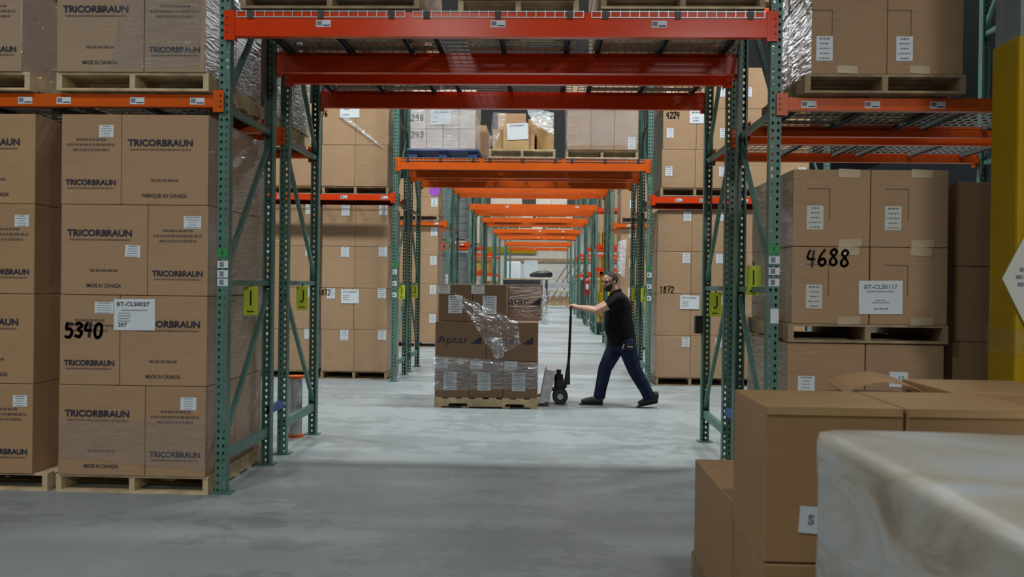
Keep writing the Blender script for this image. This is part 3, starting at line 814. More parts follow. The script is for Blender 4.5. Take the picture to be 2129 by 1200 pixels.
deep('ninth', -1, -2.28, 'carton_white', zs=2.77, hl=.5, word='pale', lab=False, n=3)
deep('ninth', 1, 1.66, 'carton_film', zs=2.77, hl=.5, n=3, lab=False)
for nm, xs in (('ninth', (-1.9, -.3)), ('eleventh', (-1.6, .1)), ('thirteenth', (-1.2, .2))):
    for x, wd in zip(xs, ('left', 'right')):
        wh = f'{wd} low pale load on the tunnel beams, {nm} row'
        pallet_of(wh, x, YR[nm]+.02, 3.81, 1.1, 1.05, simple=True)
        grid_stack(wh, x, YR[nm]+.02, 3.81+PZ, 1.1, 1.05, 2, (.55,), 'carton_white', word='pale')
def board(nm, s, x, z0, h, mat, word):
    x0 = x if s > 0 else x-.9
    tag(link('panel_box', cached(('pb', h, mat), lambda: bevel_box(.9, .9, h, .01)), mat, None, (x0+.45, YR[nm]+.6, z0)), f'{word} panel box on the {side_word(s)}, {nm} row', 'box')
board('eleventh', -1, -2.29, 0, 1.55, 'amber', 'large amber'); board('eleventh', -1, -2.29, 1.91, .62, 'amber', 'low amber')
board('thirteenth', -1, -2.29, 0, 1.6, 'amber', 'tall dull amber'); board('thirteenth', 1, 1.64, 0, 1.7, 'darkblue', 'dark blue grey')
board('eleventh', 1, 1.64, 0, 1.6, 'darkblue', 'tall dark blue'); board('thirteenth', -1, -2.29, 1.91, .7, 'carton_white', 'pale wrapped')
# seventh row right: small yellow and tan boxes, a yellow stacker and a red extinguisher
sy = YR['seventh']+.1
for k, (x, z, w_, h, mt, lb) in enumerate(((1.60, 1.96, .09, .3, 'carton_in', 'tan box beside the yellow bin on the low shelf, seventh row'), (1.71, 1.96, .3, .34, 'yellow', 'yellow bin on the low shelf right of the tunnel, seventh row'),
        (1.60, 2.65, .10, .36, 'carton_in', 'tan box on the lower beams right of the tunnel, seventh row'), (1.72, 2.65, .3, .4, 'yellow', 'yellow bin on the lower beams right of the tunnel, seventh row'), (1.68, 3.71, .9, .7, 'carton', 'brown box high on the right, seventh row'))):
    tag(link('storage_box', cached(('sb', w_, h, mt), lambda: bevel_box(w_, .5, h, .01)), mt, None, (x+w_/2, sy+.25, z)), lb, 'box')
def stacker():
    t = thing('hand_stacker', 'yellow stacker truck parked right of the tunnel, seventh row', 'stacker', (1.86, 26.3, 0))
    link('mast', MB().box(-.2, .1, .3, -.12, .2, 1.85).box(.12, .1, .3, .2, .2, 1.85).box(-.2, .1, 1.77, .2, .2, 1.85).mesh('mast'), 'yellow', t)
    link('body', bevel_box(.5, .4, .75, .05), 'yellow', t, (0, .25, .5)); link('base', bevel_box(.56, .75, .3, .03), 'black', t, (0, .3, .06))
    link('handle', MB().tube([(0, .05, .9), (-.02, -.1, 1.25)], .02, 8).mesh('handle'), 'black', t)
    for s in (-1, 1): link('wheel', MB().tube([(s*.2, .1, .09), (s*.27, .1, .09)], .09, 14).mesh('wheel'), 'black', t)
stacker()
def extinguisher():
    t = thing('fire_extinguisher', 'red fire extinguisher on the right frame, ninth row', 'extinguisher', (XR+.03, YR['ninth']-.1, 1.1))
    link('cylinder_body', MB().tube([(0, 0, 0), (0, 0, .02), (0, 0, .5), (0, 0, .56), (0, 0, .6)], [.07, .09, .09, .06, .03], 14).mesh('body'), 'redp', t)
    link('valve', MB().box(-.05, -.02, .6, .05, .02, .66).mesh('valve'), 'black', t)
    link('instruction_label', MB().box(-.05, -.093, .2, .05, -.089, .38).mesh('label'), 'paper', t)
extinguisher()

# --- the far end
def bench():
    t = thing('work_bench', 'dark panelled work bench across the tunnel near the far end', 'bench', (-.85, 46.8, 0))
    link('table_top', MB().box(-1.3, -.5, 1.66, 1.15, .5, 1.74).mesh('top'), 'wood', t); link('front_panel', MB().box(-1.25, -.46, .9, .7, -.42, 1.66).mesh('panel'), 'darkblue', t)
    for x in (-1.2, 1.0):
        for y in (-.4, .4): link('leg', cached('bleg', lambda: MB().box(-.06, -.06, 0, .06, .06, 1.66).mesh('leg')), 'darkblue', t, (x, y, 0))
bench()
b = MB().rings([((0, 0, 0), .55, .3, 0), ((0, 0, .08), .62, .36, 0), ((.02, 0, .22), .56, .33, .06), ((0, 0, .32), .3, .2, .1), ((0, 0, .35), .1, .08, 0)])
bl = thing('folded_bundle', 'black folded bundle lying on the far work bench', 'bundle', (-.15, 46.8, 1.822)); link('black_cover', b.mesh('bundle'), 'black', bl)
link('tag', MB().box(-.12, -.02, .34, .06, .02, .37).mesh('tag'), 'paper', bl)
tag(link('packing_sheet', MB().rings([((0, 0, 0), .62, .38, 0), ((0, 0, .04), .60, .36, 0), ((0, 0, .06), .5, .3, .02)]).mesh('sheet'), 'paper', None, (-.15, 46.8, 1.74)), 'white sheet under the black bundle on the far bench', 'sheet')
def far_shelf():
    t = thing('storage_shelf', 'dark shelf of wrapped boxes at the far end beyond the bench', 'shelf', (.85, 55.5, 0))
    for z in (.12, .98, 1.75): link('shelf_board', cached('fsb', lambda: MB().box(-.95, -.3, 0, .95, .3, .06).mesh('board')), 'wood', t, (0, 0, z))
    for x in (-.95, .95):
        for y in (-.28, .28): link('leg', cached('fsl', lambda: MB().box(-.04, -.03, 0, .04, .03, 2.0).mesh('leg')), 'green', t, (x, y, 0))
    for k, x in enumerate((-.82, -.38, .06, .5)):
        wd = ['leftmost', 'second', 'third', 'rightmost'][k]
        tag(link('storage_box', cached('fb1', lambda: bevel_box(.36, .4, .5, .02)), 'greytote' if k % 2 else 'paper', None, (.85+x+.16, 55.5, 1.046)), f'{wd} pale wrapped box on the upper far shelf', 'box')
        tag(link('storage_box', cached('fb2', lambda: bevel_box(.38, .4, .52, .02)), 'carton', None, (.85+x+.16, 55.5, .186)), f'{wd} brown box on the lower far shelf', 'box')
far_shelf()
def white_load():
    t = thing('wrapped_pallet_load', 'tall white wrapped load against the far wall', 'load', (-2.2, 64, 0))
    link('base_pallet', MB().box(-.6, -.6, 0, .6, .6, .14).mesh('pallet'), 'wood', t)
    link('wrapped_body', bevel_box(1.1, 1.1, 2.9, .08), 'paper', t, (0, 0, .14))
white_load()
tag(link('door_panel', MB().box(-.5, -.04, 0, .5, .04, 3.2).mesh('door'), 'paper', None, (-.95, 66, 0)), 'white upright panel leaning near the far wall', 'panel')
tag(link('wall_rail', MB().box(-3, -.05, 0, 6, .05, .3).mesh('rail'), 'wood_grey', None, (0, 71.74, 3.2)), 'brown rail running along the far wall', 'rail')
tag(link('yellow_header', MB().box(-2, -.1, 0, 2, .1, .5).mesh('header'), 'yellow', None, (-2.6, 71.69, 3.9)), 'yellow header over the far doorway', 'header')
for k, x in enumerate((.6, 1.1, 1.6, 2.1)):
    tag(link('plank', MB().bar((x+1.4, 70.2, 3.2), (x-.6, 70.4, .1), .12, .06).mesh('plank'), 'darkblue', None), f'{["leftmost", "second", "third", "rightmost"][k]} dark plank leaning against the far wall', 'plank')

# ------------------------------------------------------------------ small fittings on the frames
def sign(row, s, letter, x, y, z, w=.105, h=.215):
    t = thing('aisle_sign', f'lime sign with letter {letter} on the {side_word(s)} frame, {row} rack row', 'sign', (x, y, z))
    flat(t, 'sign_plate', 0, 0, 0, w, h, 'lime', t=.004)
    if letter == 'I': flat(t, 'sign_letter', 0, -.003, .02, .012, .11, 'marker', t=.001)
    else:
        b = MB(); pts = [(.012, .075), (.012, -.015), (.004, -.032), (-.008, -.034), (-.017, -.02)]
        for (a, c), (d, e) in zip(pts, pts[1:]): b.bar((a, 0, c), (d, 0, e), .002, .012)
        link('sign_letter', b.mesh('letter'), 'marker', t, (0, -.003, 0))
    fine_print(t, 0, -.0028, -.08, .055, ((0, .012, 1),), 'marker', 81, 'sign_print')
    link('hook', MB().bar((0, 0, h/2), (0, .012, h/2+.03), .012, .008).mesh('hook'), 'dark_metal', t)
sign('entrance', -1, 'I', -2.185, 6.6, 1.317); sign('entrance', 1, 'I', 1.536, 6.6, 1.517)
sign('second', -1, 'J', -2.18, 8.0, 1.313); sign('second', 1, 'J', 1.53, 8.0, 1.308)
sign('third', -1, 'I', -2.185, 13.7, 1.32); sign('third', 1, 'I', 1.536, 13.7, 1.32)
sign('fourth', -1, 'J', -2.185, 15.1, 1.32); sign('fourth', 1, 'J', 1.536, 15.1, 1.32)
sign('fifth', -1, 'I', -2.185, 20.7, 1.32); sign('fifth', 1, 'I', 1.536, 20.7, 1.32)
for nm, s, zs in (('entrance', -1, (1.577, 1.512, 1.454)), ('entrance', 1, (1.65, 1.575, 1.50)), ('third', -1, (1.62, 1.45, 1.28)), ('third', 1, (1.62, 1.45, 1.28)), ('fifth', -1, (1.62, 1.53, 1.44)), ('fifth', 1, (1.6, 1.5, 1.4))):
    for z in zs:
        l = flat(FR[nm, s], 'location_label', .003, -.003, z, .072 if nm == 'entrance' else .06, .05 if nm == 'entrance' else .07, 'paper', t=.002)
        flat(l, 'label_block', -.008, -.0015, 0, .03, .036, 'grey_print', t=.001)
    if nm in ('entrance', 'third'):
        l = flat(FR[nm, s], 'level_sticker', 0, -.003, 1.655 if nm == 'entrance' and s < 0 else 1.725, .072, .056, 'sticker', t=.002)
        flat(l, 'sticker_mark', 0, -.0015, 0, .008, .03, 'marker', t=.001)
flat(FR['entrance', 1], 'caution_label', .01, -.003, 1.275, .055, .1, 'paper', t=.002)
for s in (-1, 1):
    tag(link('row_spacer', MB().prism([(-.02, -.03), (.02, -.03), (.02, .03), (-.02, .03)], 'y', 0, YR['second']-YR['entrance']-FD).mesh('spacer'), 'bluetape', None, ((XL-PW/2) if s < 0 else XR+PW/2, YR['entrance']+FD, .43)),
        f'blue spacer bar low between the {side_word(s)} frames of the front rows', 'spacer')
def roll_stand():
    t = thing('film_core', 'short grey post with orange end rings beside the left second frame', 'post', (-2.33, 8.36, 0))
    link('post_body', MB().tube([(0, 0, .02), (0, 0, .56)], .062, 20).mesh('body'), 'steel', t)
    for z in (0, .555): link('end_ring', MB().tube([(0, 0, z), (0, 0, z+.02)], .085, 24).mesh('ring'), 'orange', t)
roll_stand()
tag(link('scanner_box', bevel_box(.07, .09, .17, .01), 'black', None, (XR-.03, 8.5, 1.02)), 'small black scanner box fixed to the right second frame', 'scanner')

# ------------------------------------------------------------------ yellow column on the right
def column():
    t = thing('building_column', 'grey steel column with yellow guard in front of the right racks', 'column', (2.69, 5.03, 0))
    link('steel_post', MB().box(-.115, -.07, 0, .46, .2, 9.6).mesh('post'), 'colgrey', t)
    link('column_guard', bevel_box(.62, .30, 2.85, .02), 'yellow', t, (.17, .04, 0))  # column and guard widened out of view so their shadow reaches further
    d = MB().prism([(-.17, 0), (0, -.34), (.17, 0), (0, .34)], 'y', -.004, .004)
    s = link('diamond_sign', d.mesh('diamond'), 'paper_old', t, (-.05, -.125, 1.53))
    fine_print(s, 0, -.006, 0, .2, ((.09, .02, .5), (.05, .02, .8), (.01, .02, 1), (-.03, .02, .9), (-.07, .02, .5)), 'grey_print', 91, 'sign_print')
    link('wrap_band', MB().box(-.145, -.121, 1.12, .485, .199, 1.26).mesh('band'), 'film', t)
column()

# ------------------------------------------------------------------ cartons close to the camera, right
wh = 'foreground stack beside the camera'
pallet('wooden pallet under the foreground cartons beside the camera', .77, 3.12, 0, 1.22, 1.45, mat='wood_grey')
def fore(lb, x0, y0, z0, w, d, h, mat='carton_fore'): return carton(lb, x0, y0, z0, w, d, h, mat)
c1 = fore('bottom front brown carton under the tall foreground carton', .77, 3.10, PZ, .475, .5, .395)
fore('bottom front brown carton at the right of the foreground stack', 1.25, 3.10, PZ, .475, .5, .395)
c2 = fore('tall brown foreground carton with painted top-edge highlight, left front', .765, 3.10, .52, .475, .5, .542)
c3 = fore('tall brown foreground carton with painted top-edge highlight, right front', 1.245, 3.10, .52, .475, .5, .542)
sl = flat(c2, 'shipping_label', -.07, FY(.5)-.001, .15, .09, .092, 'paper', .06)
lettering(sl, 'S', -.005, -.002, 0, .032, 'grey_print', bold=.06, name='label_lettering')
for c in (c2, c3): flat(c, 'tape_or_highlight', .0, FY(.5)-.0012, .522, .46, .022, 'carton_in')  # pale strips paint the highlight along the top front edges
fore('low brown foreground carton at the tunnel side, behind the tall one', .765, 3.61, PZ, .5, .88, .485)
fore('brown carton at the rear right of the foreground stack', 1.63, 3.62, PZ, .5, .5, .94)
c4 = fore('open brown carton with raised flap, rear middle of the foreground stack', 1.27, 3.61, PZ, .35, .5, .89)
def flap():
    b = MB(); n = 12
    for t in (0, .004):
        for i in range(n+1):
            u = i/n; x = -.165+.33*u; z = .05*math.sin(math.pi*u)**.7
            for y, dz in ((-.12, 0), (.12, .02)): b.v.append((x, y, z+dz+t))
    m = 2*(n+1)
    for i in range(n):
        a = 2*i; b.f.append((a, a+2, a+3, a+1)); b.f.append((m+a, m+a+1, m+a+3, m+a+2)); b.f.append((a, m+a, m+a+2, a+2)); b.f.append((a+1, a+3, m+a+3, m+a+1))
    link('top_flap', b.mesh('flap'), 'carton_fore', c4, (0, .06, .9))
flap()
def wrapped():
    t = thing('wrapped_pallet_load', 'white milky wrapped load nearest the camera at the lower right', 'load', (1.27, 1.72, 0))
    def body():
        bm = bmesh.new(); bmesh.ops.create_cube(bm, size=1)
        bmesh.ops.subdivide_edges(bm, edges=bm.edges[:], cuts=31, use_grid_fill=True)
        hx, hy, hz, r = .57, .59, .4925, .022
        for v in bm.verts:
            q = Vector((v.co.x*2*hx, v.co.y*2*hy, v.co.z*2*hz))
            c = Vector((max(-hx+r, min(hx-r, q.x)), max(-hy+r, min(hy-r, q.y)), max(-hz+r, min(hz-r, q.z))))
            d = (q-c); d = d.normalized() if d.length > 1e-6 else Vector((0, 0, 0))
            n = noise.noise(q*2.7)*.006 + noise.noise(Vector((q.x*3+q.z*2, q.y*3, q.z*11)))*.004
            v.co = c + d*(r+n) + Vector((0, 0, hz))
        bmesh.ops.recalc_face_normals(bm, faces=bm.faces)
        me = bpy.data.meshes.new('wrapped_body'); bm.to_mesh(me); bm.free()
        for p in me.polygons: p.use_smooth = True
        return me
    link('wrapped_body', body(), 'wrapped', t, (0, 0, .125))
    link('base_pallet', MB().box(-.56, -.58, 0, .56, .58, .125).mesh('pallet'), 'wood_grey', t)
wrapped()

def shade_load():  # unseen load added to keep light off the near cartons
    t = thing('wrapped_pallet_load', 'unseen tall wrapped load added beside the camera to shade the near cartons', 'load', (1.45, -.15, 0))
    link('base_pallet', MB().box(-.56, -.58, 0, .56, .58, .125).mesh('pallet'), 'wood_grey', t)
    link('wrapped_body', bevel_box(1.12, 1.16, 2.3, .02), 'wrapped', t, (0, 0, .125))
shade_load()

# ------------------------------------------------------------------ the pallet being moved
MX, MY = -1.27, 10.48
pallet('pale notched wooden pallet riding on the pallet jack', MX, MY, .03-.03, 1.214, 1.016, True, 'wood')
mh = .44; mz = PZ
def moving():
    g = {}
    W3 = 1.214/3
    for i, wd in enumerate(('left', 'middle', 'right')):
        g[0, i] = carton(f'{wd} front brown carton with labels, bottom layer on the moving pallet', MX+i*W3, MY+.005, mz, W3, .5, mh, 'carton_aptar')
        carton(f'{wd} rear brown carton, bottom layer on the moving pallet', MX+i*W3, MY+.507, mz, W3, .5, mh, 'carton_aptar')
        ship_label(g[0, i], (-.10, -.085, -.085)[i]*0-.02, FY(.5)-.001, .19, .155, .21, 310+i)
        ship_label(g[0, i], -.115 if i else -.125, FY(.5)-.001, .385, .15, .098, 313+i)
    for i, wd in enumerate(('left', 'right')):
        o = carton(f'{wd} front carton with triangle logo, middle layer on the moving pallet', MX+i*.607, MY, mz+mh, .607, .5, mh+.015, 'carton_aptar')
        carton(f'{wd} rear brown carton, middle layer on the moving pallet', MX+i*.607, MY+.503, mz+mh, .607, .5, mh+.015, 'carton_aptar')
        aptar(o, -.09, FY(.5)-.0015, .235, .37)
    for i, wd in enumerate(('left', 'middle')):
        o = carton(f'{wd} front brown carton with labels, top layer on the moving pallet', MX+.03+i*W3, MY+.01, mz+2*mh+.015, W3, .5, mh, 'carton_aptar')
        ship_label(o, -.16+.02, FY(.5)-.001, .375, .155, .10, 320+i); ship_label(o, .0 if i == 0 else .0, FY(.5)-.001, .2, .165, .21, 322+i)
        carton(f'{wd} rear brown carton, top layer on the moving pallet', MX+.03+i*W3, MY+.512, mz+2*mh+.015, W3, .5, mh, 'carton_aptar')
    o = carton('rear carton with triangle logo showing in the gap, top layer of the moving pallet', MX+.03+2*W3, MY+.512, mz+2*mh+.015, W3+.02, .5, mh+.005, 'carton_aptar')
    aptar(o, -.15, FY(.5)-.0015, .235, .37)
def aptar(o, x, y, z, w):
    lettering(o, 'Aptar', x, y, z, .085, 'ink', w, .0)
    link('printed_triangle', MB().prism([(-.065, -.042), (.065, -.042), (.065, .045)], 'y', -.0005, .0005).mesh('triangle'), 'ink', o, (x+w/2+.085, y, z))
moving()
def sheet(name, label, pts, nu, nv, mat, amp=.01, seed=0, cat='stretch wrap'):
    """crumpled film patch through four corners (u along the first edge)"""
    a, b, c, d = [Vector(p) for p in pts]; v = []; f = []
    nrm = (b-a).cross(d-a).normalized()
    for j in range(nv+1):
        for i in range(nu+1):
            s, t = i/nu, j/nv
            p = a.lerp(b, s).lerp(d.lerp(c, s), t)
            q = noise.noise(Vector((s*6+seed, t*16, seed)))*amp + noise.noise(Vector((s*17, t*9+seed, 2)))*amp*.5
            v.append(tuple(p+nrm*q))
    for j in range(nv):
        for i in range(nu):
            k = j*(nu+1)+i; f.append((k, k+1, k+nu+2, k+nu+1))
    me = bpy.data.meshes.new(name); me.from_pydata(v, [], f)
    for p in me.polygons: p.use_smooth = True
    o = link(name, me, mat)
    md = o.modifiers.new('thickness', 'SOLIDIFY'); md.thickness = .0008
    return tag(o, label, cat)
ff = MY-.012
sheet('stretch_wrap', 'torn clear film hanging in a triangle over the moving cartons', [(-1.06, ff, 1.36), (-.30, ff-.01, 1.03), (-.26, ff-.02, .76), (-.56, ff-.035, .60)], 26, 20, 'film', .02, 3)
sheet('stretch_wrap', 'crumpled knot of clear film hanging on the moving cartons', [(-.60, ff-.03, .80), (-.48, ff-.05, .84), (-.45, ff-.04, .62), (-.55, ff-.05, .575)], 14, 16, 'film_milk', .05, 9)
sheet('stretch_wrap', 'shiny band of clear film around the bottom moving cartons', [(MX-.012, ff, .20), (-.05, ff, .24), (-.05, ff, .54), (MX-.012, ff, .61)], 44, 44, 'film_band', .018, 5)
sheet('stretch_wrap', 'loose clear film hanging off the right side of the moving load', [(.0, MY+.02, 1.40), (.03, MY+.25, 1.42), (.06, MY+.2, .98), (-.03, MY+.02, 1.0)], 12, 24, 'film_milk', .03, 11)
sheet('stretch_wrap', 'loose pale film hanging from the right stack, fifth row', [(1.66, 20.16, 2.45), (1.86, 20.14, 2.5), (1.82, 20.12, 1.6), (1.66, 20.14, 1.75)], 10, 20, 'film_milk', .05, 15)
sheet('stretch_wrap', 'crumpled clear film over the upper left printed cartons', [(-2.95, Y0-.052, 2.9), (-2.34, Y0-.052, 2.9), (-2.32, Y0-.052, 3.5), (-2.85, Y0-.052, 3.5)], 24, 26, 'film', .008, 21)
sheet('stretch_wrap', 'crumpled clear film over the lowest printed cartons at the left', [(-3.30, Y0-.012, .25), (-2.28, Y0-.012, .17), (-2.28, Y0-.012, .52), (-3.30, Y0-.012, .50)], 30, 16, 'film', .008, 23)
sheet('stretch_wrap', 'twisted clear film across the upper left stack of the third row', [(-3.1, 13.27, 3.95), (-3.02, 13.27, 3.98), (-2.38, 13.27, 3.45), (-2.5, 13.27, 3.52)], 6, 20, 'film_milk', .02, 25)
sheet('stretch_wrap', 'bright clear film at the right corner of the mixed load above the third row', [(-.18, 13.085, 3.80), (.12, 13.085, 3.66), (.12, 13.2, 4.0), (-.3, 13.3, 4.1)], 14, 18, 'film_milk', .04, 27)
sheet('stretch_wrap', 'thin clear film at the left corner of the mixed load above the third row', [(-.82, 13.085, 3.5), (-.74, 13.085, 3.45), (-.55, 13.2, 4.0), (-.78, 13.2, 4.0)], 10, 18, 'film', .03, 31)
sheet('stretch_wrap', 'shiny crumpled film over the load on the blue pallet, third row', [(-2.0, 13.095, 3.42), (-1.02, 13.095, 3.42), (-1.02, 13.095, 4.2), (-2.0, 13.095, 4.2)], 40, 40, 'film_band', .012, 33)
sheet('stretch_wrap', 'clear film across the load above the third row beam, right', [(.29, 13.08, 3.5), (1.36, 13.08, 3.5), (1.36, 13.08, 4.1), (.29, 13.08, 4.1)], 30, 24, 'film', .008, 35)

# ------------------------------------------------------------------ pallet jack
def jack():
    t = thing('pallet_jack', 'black pallet jack with pale fork frame pushed into the moving pallet', 'pallet jack', (.0, 10.99, 0))
    for s in (-1, 1): link('fork', MB().prism([(-1.2, .035), (.03, .035), (.03, .095), (-1.15, .095), (-1.2, .06)], 'y', s*.19-.075, s*.19+.075).mesh('fork'), 'steel', t)
    link('fork_frame', MB().prism([(-.03, .06), (.09, .06), (.16, .43), (.05, .44), (.03, .40)], 'y', -.27, .27).mesh('frame'), 'steel', t)
    link('pump', MB().tube([(.2, 0, .2), (.2, 0, .36), (.2, 0, .37), (.2, 0, .42)], [.055, .055, .03, .03], 16).mesh('pump'), 'blackm', t)
    link('pump_block', bevel_box(.14, .16, .1, .015), 'blackm', t, (.23, 0, .2))
    link('axle_bracket', MB().box(.12, -.05, .16, .28, .05, .2).box(.17, -.02, .09, .25, .02, .18).mesh('bracket'), 'blackm', t)
    for s in (-1, 1): 
        wv = link('steer_wheel', MB().tube([(.22, s*.03, .095), (.22, s*.035, .095), (.22, s*.08, .095), (.22, s*.085, .095)], [.088, .095, .095, .088], 24).mesh('wheel'), 'black', t)
        link('wheel_hub', MB().tube([(.22, s*.086, .095), (.22, s*.092, .095)], .035, 14).mesh('hub'), 'steel', wv)
    link('handle_fork', MB().prism([(.26, .24), (.34, .24), (.335, .5), (.315, .55), (.30, .5)], 'y', -.045, .045).mesh('fork'), 'blackm', t)
    link('handle_shaft', MB().tube([(.305, 0, .3), (.325, 0, .6), (.338, 0, 1.08)], [.019, .017, .016], 12).mesh('shaft'), 'blackm', t)
    link('grip_loop', MB().tube([(.338, 0, 1.07), (.339, -.06, 1.11), (.34, -.10, 1.19), (.34, 0, 1.192), (.34, .10, 1.19), (.339, .06, 1.11), (.338, 0, 1.07)], .012, 10, side=(1, 0, 0)).mesh('loop'), 'black', t)
    link('release_lever', MB().tube([(.338, 0, 1.08), (.335, 0, 1.15)], .006, 8).mesh('lever'), 'steel', t)
jack()

# ------------------------------------------------------------------ the person
def solid(b, vox, smooth=4):
    """one continuous surface from overlapping lofts"""
    me = b.mesh('tmp'); o = bpy.data.objects.new('tmp', me); COL.objects.link(o)
    r = o.modifiers.new('r', 'REMESH'); r.mode = 'VOXEL'; r.voxel_size = vox
    s = o.modifiers.new('s', 'SMOOTH'); s.iterations = smooth; s.factor = .5
    bpy.context.view_layer.update(); dg = bpy.context.evaluated_depsgraph_get()
    out = bpy.data.meshes.new_from_object(o.evaluated_get(dg), depsgraph=dg)
    bpy.data.objects.remove(o)
    for p in out.polygons: p.use_smooth = True
    return out
def person():
    OX, OY = .95, 10.87
    P = lambda x, y, z: (x-OX, y-OY, z)
    b = MB()
    tor = [(.70, .965, .12, .15), (.80, .955, .145, .16), (.95, .93, .155, .165), (1.10, .91, .145, .17), (1.22, .91, .135, .18), (1.31, .905, .11, .17), (1.37, .89, .07, .09)]
    b.rings([(P(x, OY, z), a, c, 0) for z, x, a, c in tor])
    b.tube([P(.885, OY, 1.33), P(.855, OY, 1.40), P(.825, OY, 1.46)], [.066, .06, .062], 14)
    # head, turned towards the camera
    fd = Vector((-.80, -.60, -.08)).normalized(); sd = Vector((0, 0, 1)).cross(fd).normalized(); up = fd.cross(sd)
    HM = Matrix((fd, sd, up)).transposed()
    hc = Vector(P(.80, OY-.01, 1.505))
    H = lambda f, s, u: tuple(hc + HM @ Vector((f, s, u)))
    b.ball(H(-.012, 0, .025), (.098, .076, .09), 20, 14, HM)
    b.ball(H(.022, 0, -.035), (.066, .058, .075), 18, 12, HM)
    b.ball(H(.055, 0, -.082), (.028, .032, .022), 12, 8, HM)
    b.tube([H(.082, 0, .018), H(.094, 0, -.012), H(.108, 0, -.03)], [.009, .012, .014], 10)
    b.ball(H(.09, 0, -.034), (.016, .019, .009), 10, 8, HM)
    for s in (-1, 1):
        b.ball(H(-.012, s*.076, -.005), (.018, .009, .03), 10, 8, HM)
        b.ball(H(.066, s*.035, .022), (.02, .024, .009), 10, 8, HM)
        b.ball(H(.058, s*.04, -.022), (.02, .02, .018), 10, 8, HM)
    b.ball(H(.083, 0, -.062), (.010, .022, .006), 10, 8, HM)
    # arms and hands on the grip loop
    def arm(sh, el, wr, gy, sy):
        b.ball(sh, .058); b.tube([sh, Vector(sh).lerp(Vector(el), .5), el], [.055, .05, .041], 14); b.ball(el, .042)
        b.tube([el, Vector(el).lerp(Vector(wr), .3), wr], [.041, .043, .028], 14)
        bar = Vector(P(.34, gy, 1.192))
        b.tube([wr, Vector(wr).lerp(bar, .5)+Vector((0, 0, .006)), bar+Vector((.022, 0, .016))], [.027, .033, .03], 12, 1.25, (0, 1, 0))
        for k in range(4):
            yy = -.036+.024*k; rr = .0095-.0006*abs(k-1.5); L = (1, 1.08, 1.02, .85)[k]
            pts = []
            for q in range(7):
                a = math.radians(55+q*36*L); R_ = .023
                pts.append(bar+Vector((math.cos(a)*R_, yy, math.sin(a)*R_)))
            b.tube([bar+Vector((.035, yy*.9, .018))]+pts, [rr+.001]+[rr]*5+[rr*.85]*2, 8)
        b.tube([bar+Vector((.04, sy*.03, .0)), bar+Vector((.022, sy*.048, -.018)), bar+Vector((.0, sy*.04, -.028)), bar+Vector((-.016, sy*.03, -.024))], [.013, .012, .010, .009], 8)
    arm(P(.905, OY-.175, 1.285), P(.64, OY-.165, 1.152), P(.425, OY+.02, 1.188), 10.925, 1)
    arm(P(.895, OY+.175, 1.285), P(.64, OY+.24, 1.16), P(.425, OY+.20, 1.19), 11.055, -1)
    legs = ((P(.985, OY-.085, .80), P(1.105, OY-.10, .45), P(1.295, OY-.10, .12), 'near'), (P(.935, OY+.085, .80), P(.765, OY+.06, .455), P(.695, OY+.06, .11), 'far'))
    for h, k, a, _ in legs:
        b.ball(h, .09); b.tube([h, Vector(h).lerp(Vector(k), .5), k], [.088, .078, .058], 14); b.ball(k, .058)
        b.tube([k, Vector(k).lerp(Vector(a), .35), a], [.056, .058, .04], 14)
    # bare feet inside the shoes keep the figure whole
    b.tube([legs[0][2], Vector(P(1.20, OY-.10, .05))], [.036, .03], 10); b.tube([legs[1][2], Vector(P(.56, OY+.06, .045))], [.036, .03], 10)
    me = solid(b, .0065, 5)
    man = link('person', me, 'skin', None, (OX, OY, 0))
    tag(man, 'man in black shirt and jeans pushing the pallet jack, head turned to camera', 'person')
    # shirt
    b = MB()
    sh = [(.735, .965, .165, .19), (.80, .96, .172, .192), (.95, .925, .182, .195), (1.08, .912, .168, .195), (1.22, .912, .152, .203), (1.31, .905, .125, .19), (1.362, .892, .088, .115), (1.385, .885, .07, .08)]
    b.rings([(P(x, OY, z), a, c, .0) for z, x, a, c in sh], 24)
    for y, ey in ((-.175, -.17), (.175, .215)):
        s0 = Vector(P(.905, OY+y, 1.29)); e0 = Vector(P(.775, OY+ey, 1.205))
        b.ball(s0, .078); b.tube([s0, s0.lerp(e0, .5), e0], [.078, .072, .066], 16)
    link('shirt', solid(b, .009, 6), 'shirt', man)
    link('shirt_collar', MB().tube([(P(.885, OY, 1.365)), (P(.868, OY, 1.405))], [.078, .068], 18).mesh('collar'), 'shirt', man)
    # trousers
    b = MB()
    b.rings([(P(.975, OY, .68), .15, .165, 0), (P(.965, OY, .76), .168, .182, 0), (P(.958, OY, .86), .165, .18, 0)], 22)
    for h, k, a, q in legs:
        h, k, a = Vector(h), Vector(k), Vector(a)
        b.ball(h-Vector((0, 0, .04)), .108); b.tube([h, h.lerp(k, .5), k], [.115, .102, .084], 18); b.ball(k, .084)
        b.tube([k, k.lerp(a, .3), k.lerp(a, .75), a+Vector((0, 0, -.02))], [.084, .08, .072, .074], 18)
    link('trousers', solid(b, .009, 4), 'jeans', man)
    # shoes
    def shoe(toe, heel, y, dz):
        b = MB(); t, h = Vector(P(toe[0], y, toe[1])), Vector(P(heel[0], y, heel[1]))
        b.tube([h+Vector((.0, 0, .05)), h.lerp(t, .3)+Vector((0, 0, .058)), h.lerp(t, .62)+Vector((0, 0, .045)), t.lerp(h, .08)+Vector((0, 0, .032))], [.045, .052, .044, .03], 14, 1.0)
        b.tube([h+Vector((.01, 0, .09)), h.lerp(t, .2)+Vector((0, 0, .10))], [.045, .05], 12)
        s = link('shoe', solid(b, .008, 4), 'shoe', man)
        b = MB(); n = 10; out = []
        d = (t-h); L = d.length
        for i in range(n+1): out.append((i/n, .036+.012*math.sin(math.pi*min(1, i/n*1.15))))
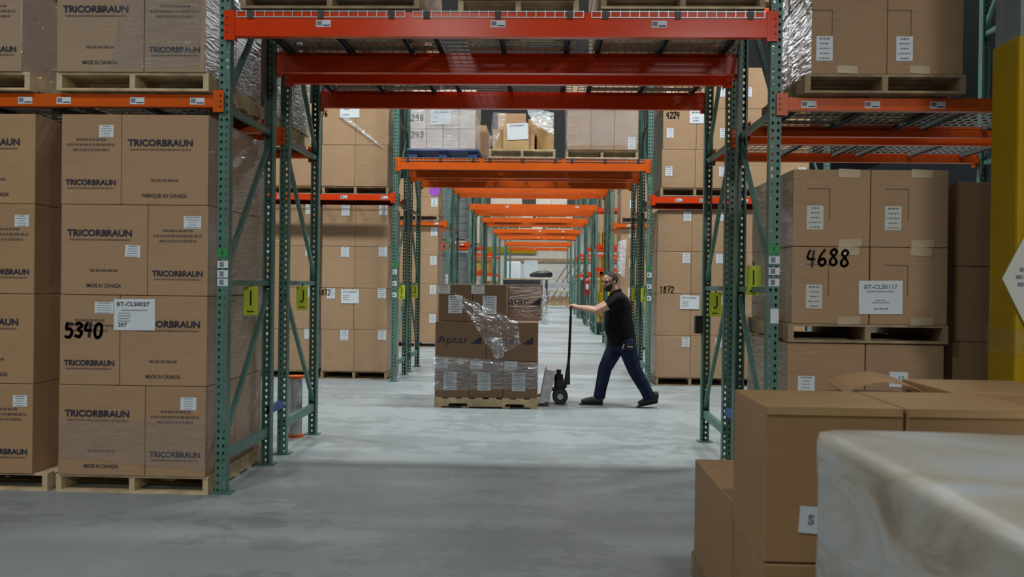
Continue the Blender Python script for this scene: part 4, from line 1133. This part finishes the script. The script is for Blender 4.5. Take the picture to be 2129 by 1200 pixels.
        for q in (0, .012):
            for u, w_ in out: b.v += [tuple(h+d*u+Vector((0, -w_, q))), tuple(h+d*u+Vector((0, w_, q)))]
        m = 2*(n+1)
        for i in range(n):
            k = 2*i; b.f += [(k, k+1, k+3, k+2), (m+k, m+k+2, m+k+3, m+k+1), (k, k+2, m+k+2, m+k), (k+1, m+k+1, m+k+3, k+3)]
        b.f += [(0, m, m+1, 1), (2*n, 2*n+1, m+2*n+1, m+2*n)]
        link('shoe_sole', b.mesh('sole'), 'black', s)
    shoe((.455, .004), (.742, .004), OY+.06, 0)
    shoe((1.135, .004), (1.385, .062), OY-.10, 0)
    # hair, beard, glasses
    b = MB(); b.ball(H(-.019, 0, .030), (.0975, .0795, .0925), 24, 16, HM)
    me = solid(b, .006, 2); bm = bmesh.new(); bm.from_mesh(me)
    inv = HM.inverted()
    bad = [v for v in bm.verts if (lambda q: q.x > .056 or q.z < -.05 or (q.x > -.004 and q.z < .0) or (q.x > .02 and q.z < .062))(inv @ (v.co-hc))]
    bmesh.ops.delete(bm, geom=bad, context='VERTS'); bm.to_mesh(me); bm.free()
    link('hair', me, 'hair', man)
    b = MB(); b.ball(H(.024, 0, -.043), (.068, .062, .074), 20, 14, HM); b.ball(H(.06, 0, -.09), (.028, .036, .022), 12, 8, HM)
    me = solid(b, .007, 2); bm = bmesh.new(); bm.from_mesh(me)
    bad = [v for v in bm.verts if (lambda q: q.z > -.04 + (abs(q.y) > .048)*.04 or (abs(q.y) < .013 and -.064 < q.z < -.058))(inv @ (v.co-hc))]
    bmesh.ops.delete(bm, geom=bad, context='VERTS'); bm.to_mesh(me); bm.free()
    link('beard', me, 'hair', man)
    b = MB()
    for s in (-1, 1):
        ring = [H(.092-.006*abs(math.cos(q)), s*(.033+.025*math.cos(q)), .008+.017*math.sin(q)) for q in [2*math.pi*i/12 for i in range(13)]]
        b.tube(ring, .0032, 6, side=tuple(fd)); b.bar(H(.086, s*.058, .012), H(-.01, s*.08, .012), .004, .005)
    b.bar(H(.096, -.009, .012), H(.096, .009, .012), .004, .004)
    link('glasses', b.mesh('glasses'), 'marker', man)
    e = MB()
    for s in (-1, 1): e.ball(H(.079, s*.033, .006), (.011, .013, .009), 10, 8, HM)
    link('eye', e.mesh('eye'), 'hair', man)
    pch = link('belt_pouch', bevel_box(.11, .03, .075, .01), 'black', man, P(1.03, OY-.195, .70), (0, .12, .15))
    link('pouch_clip', MB().box(-.03, -.02, .03, .035, -.016, .042).mesh('clip'), 'paper', pch)
    link('key_bunch', MB().box(-.008, -.02, -.03, .008, -.012, .035).mesh('keys'), 'steel', man, P(.955, OY-.195, .735), (0, .3, 0))
person()
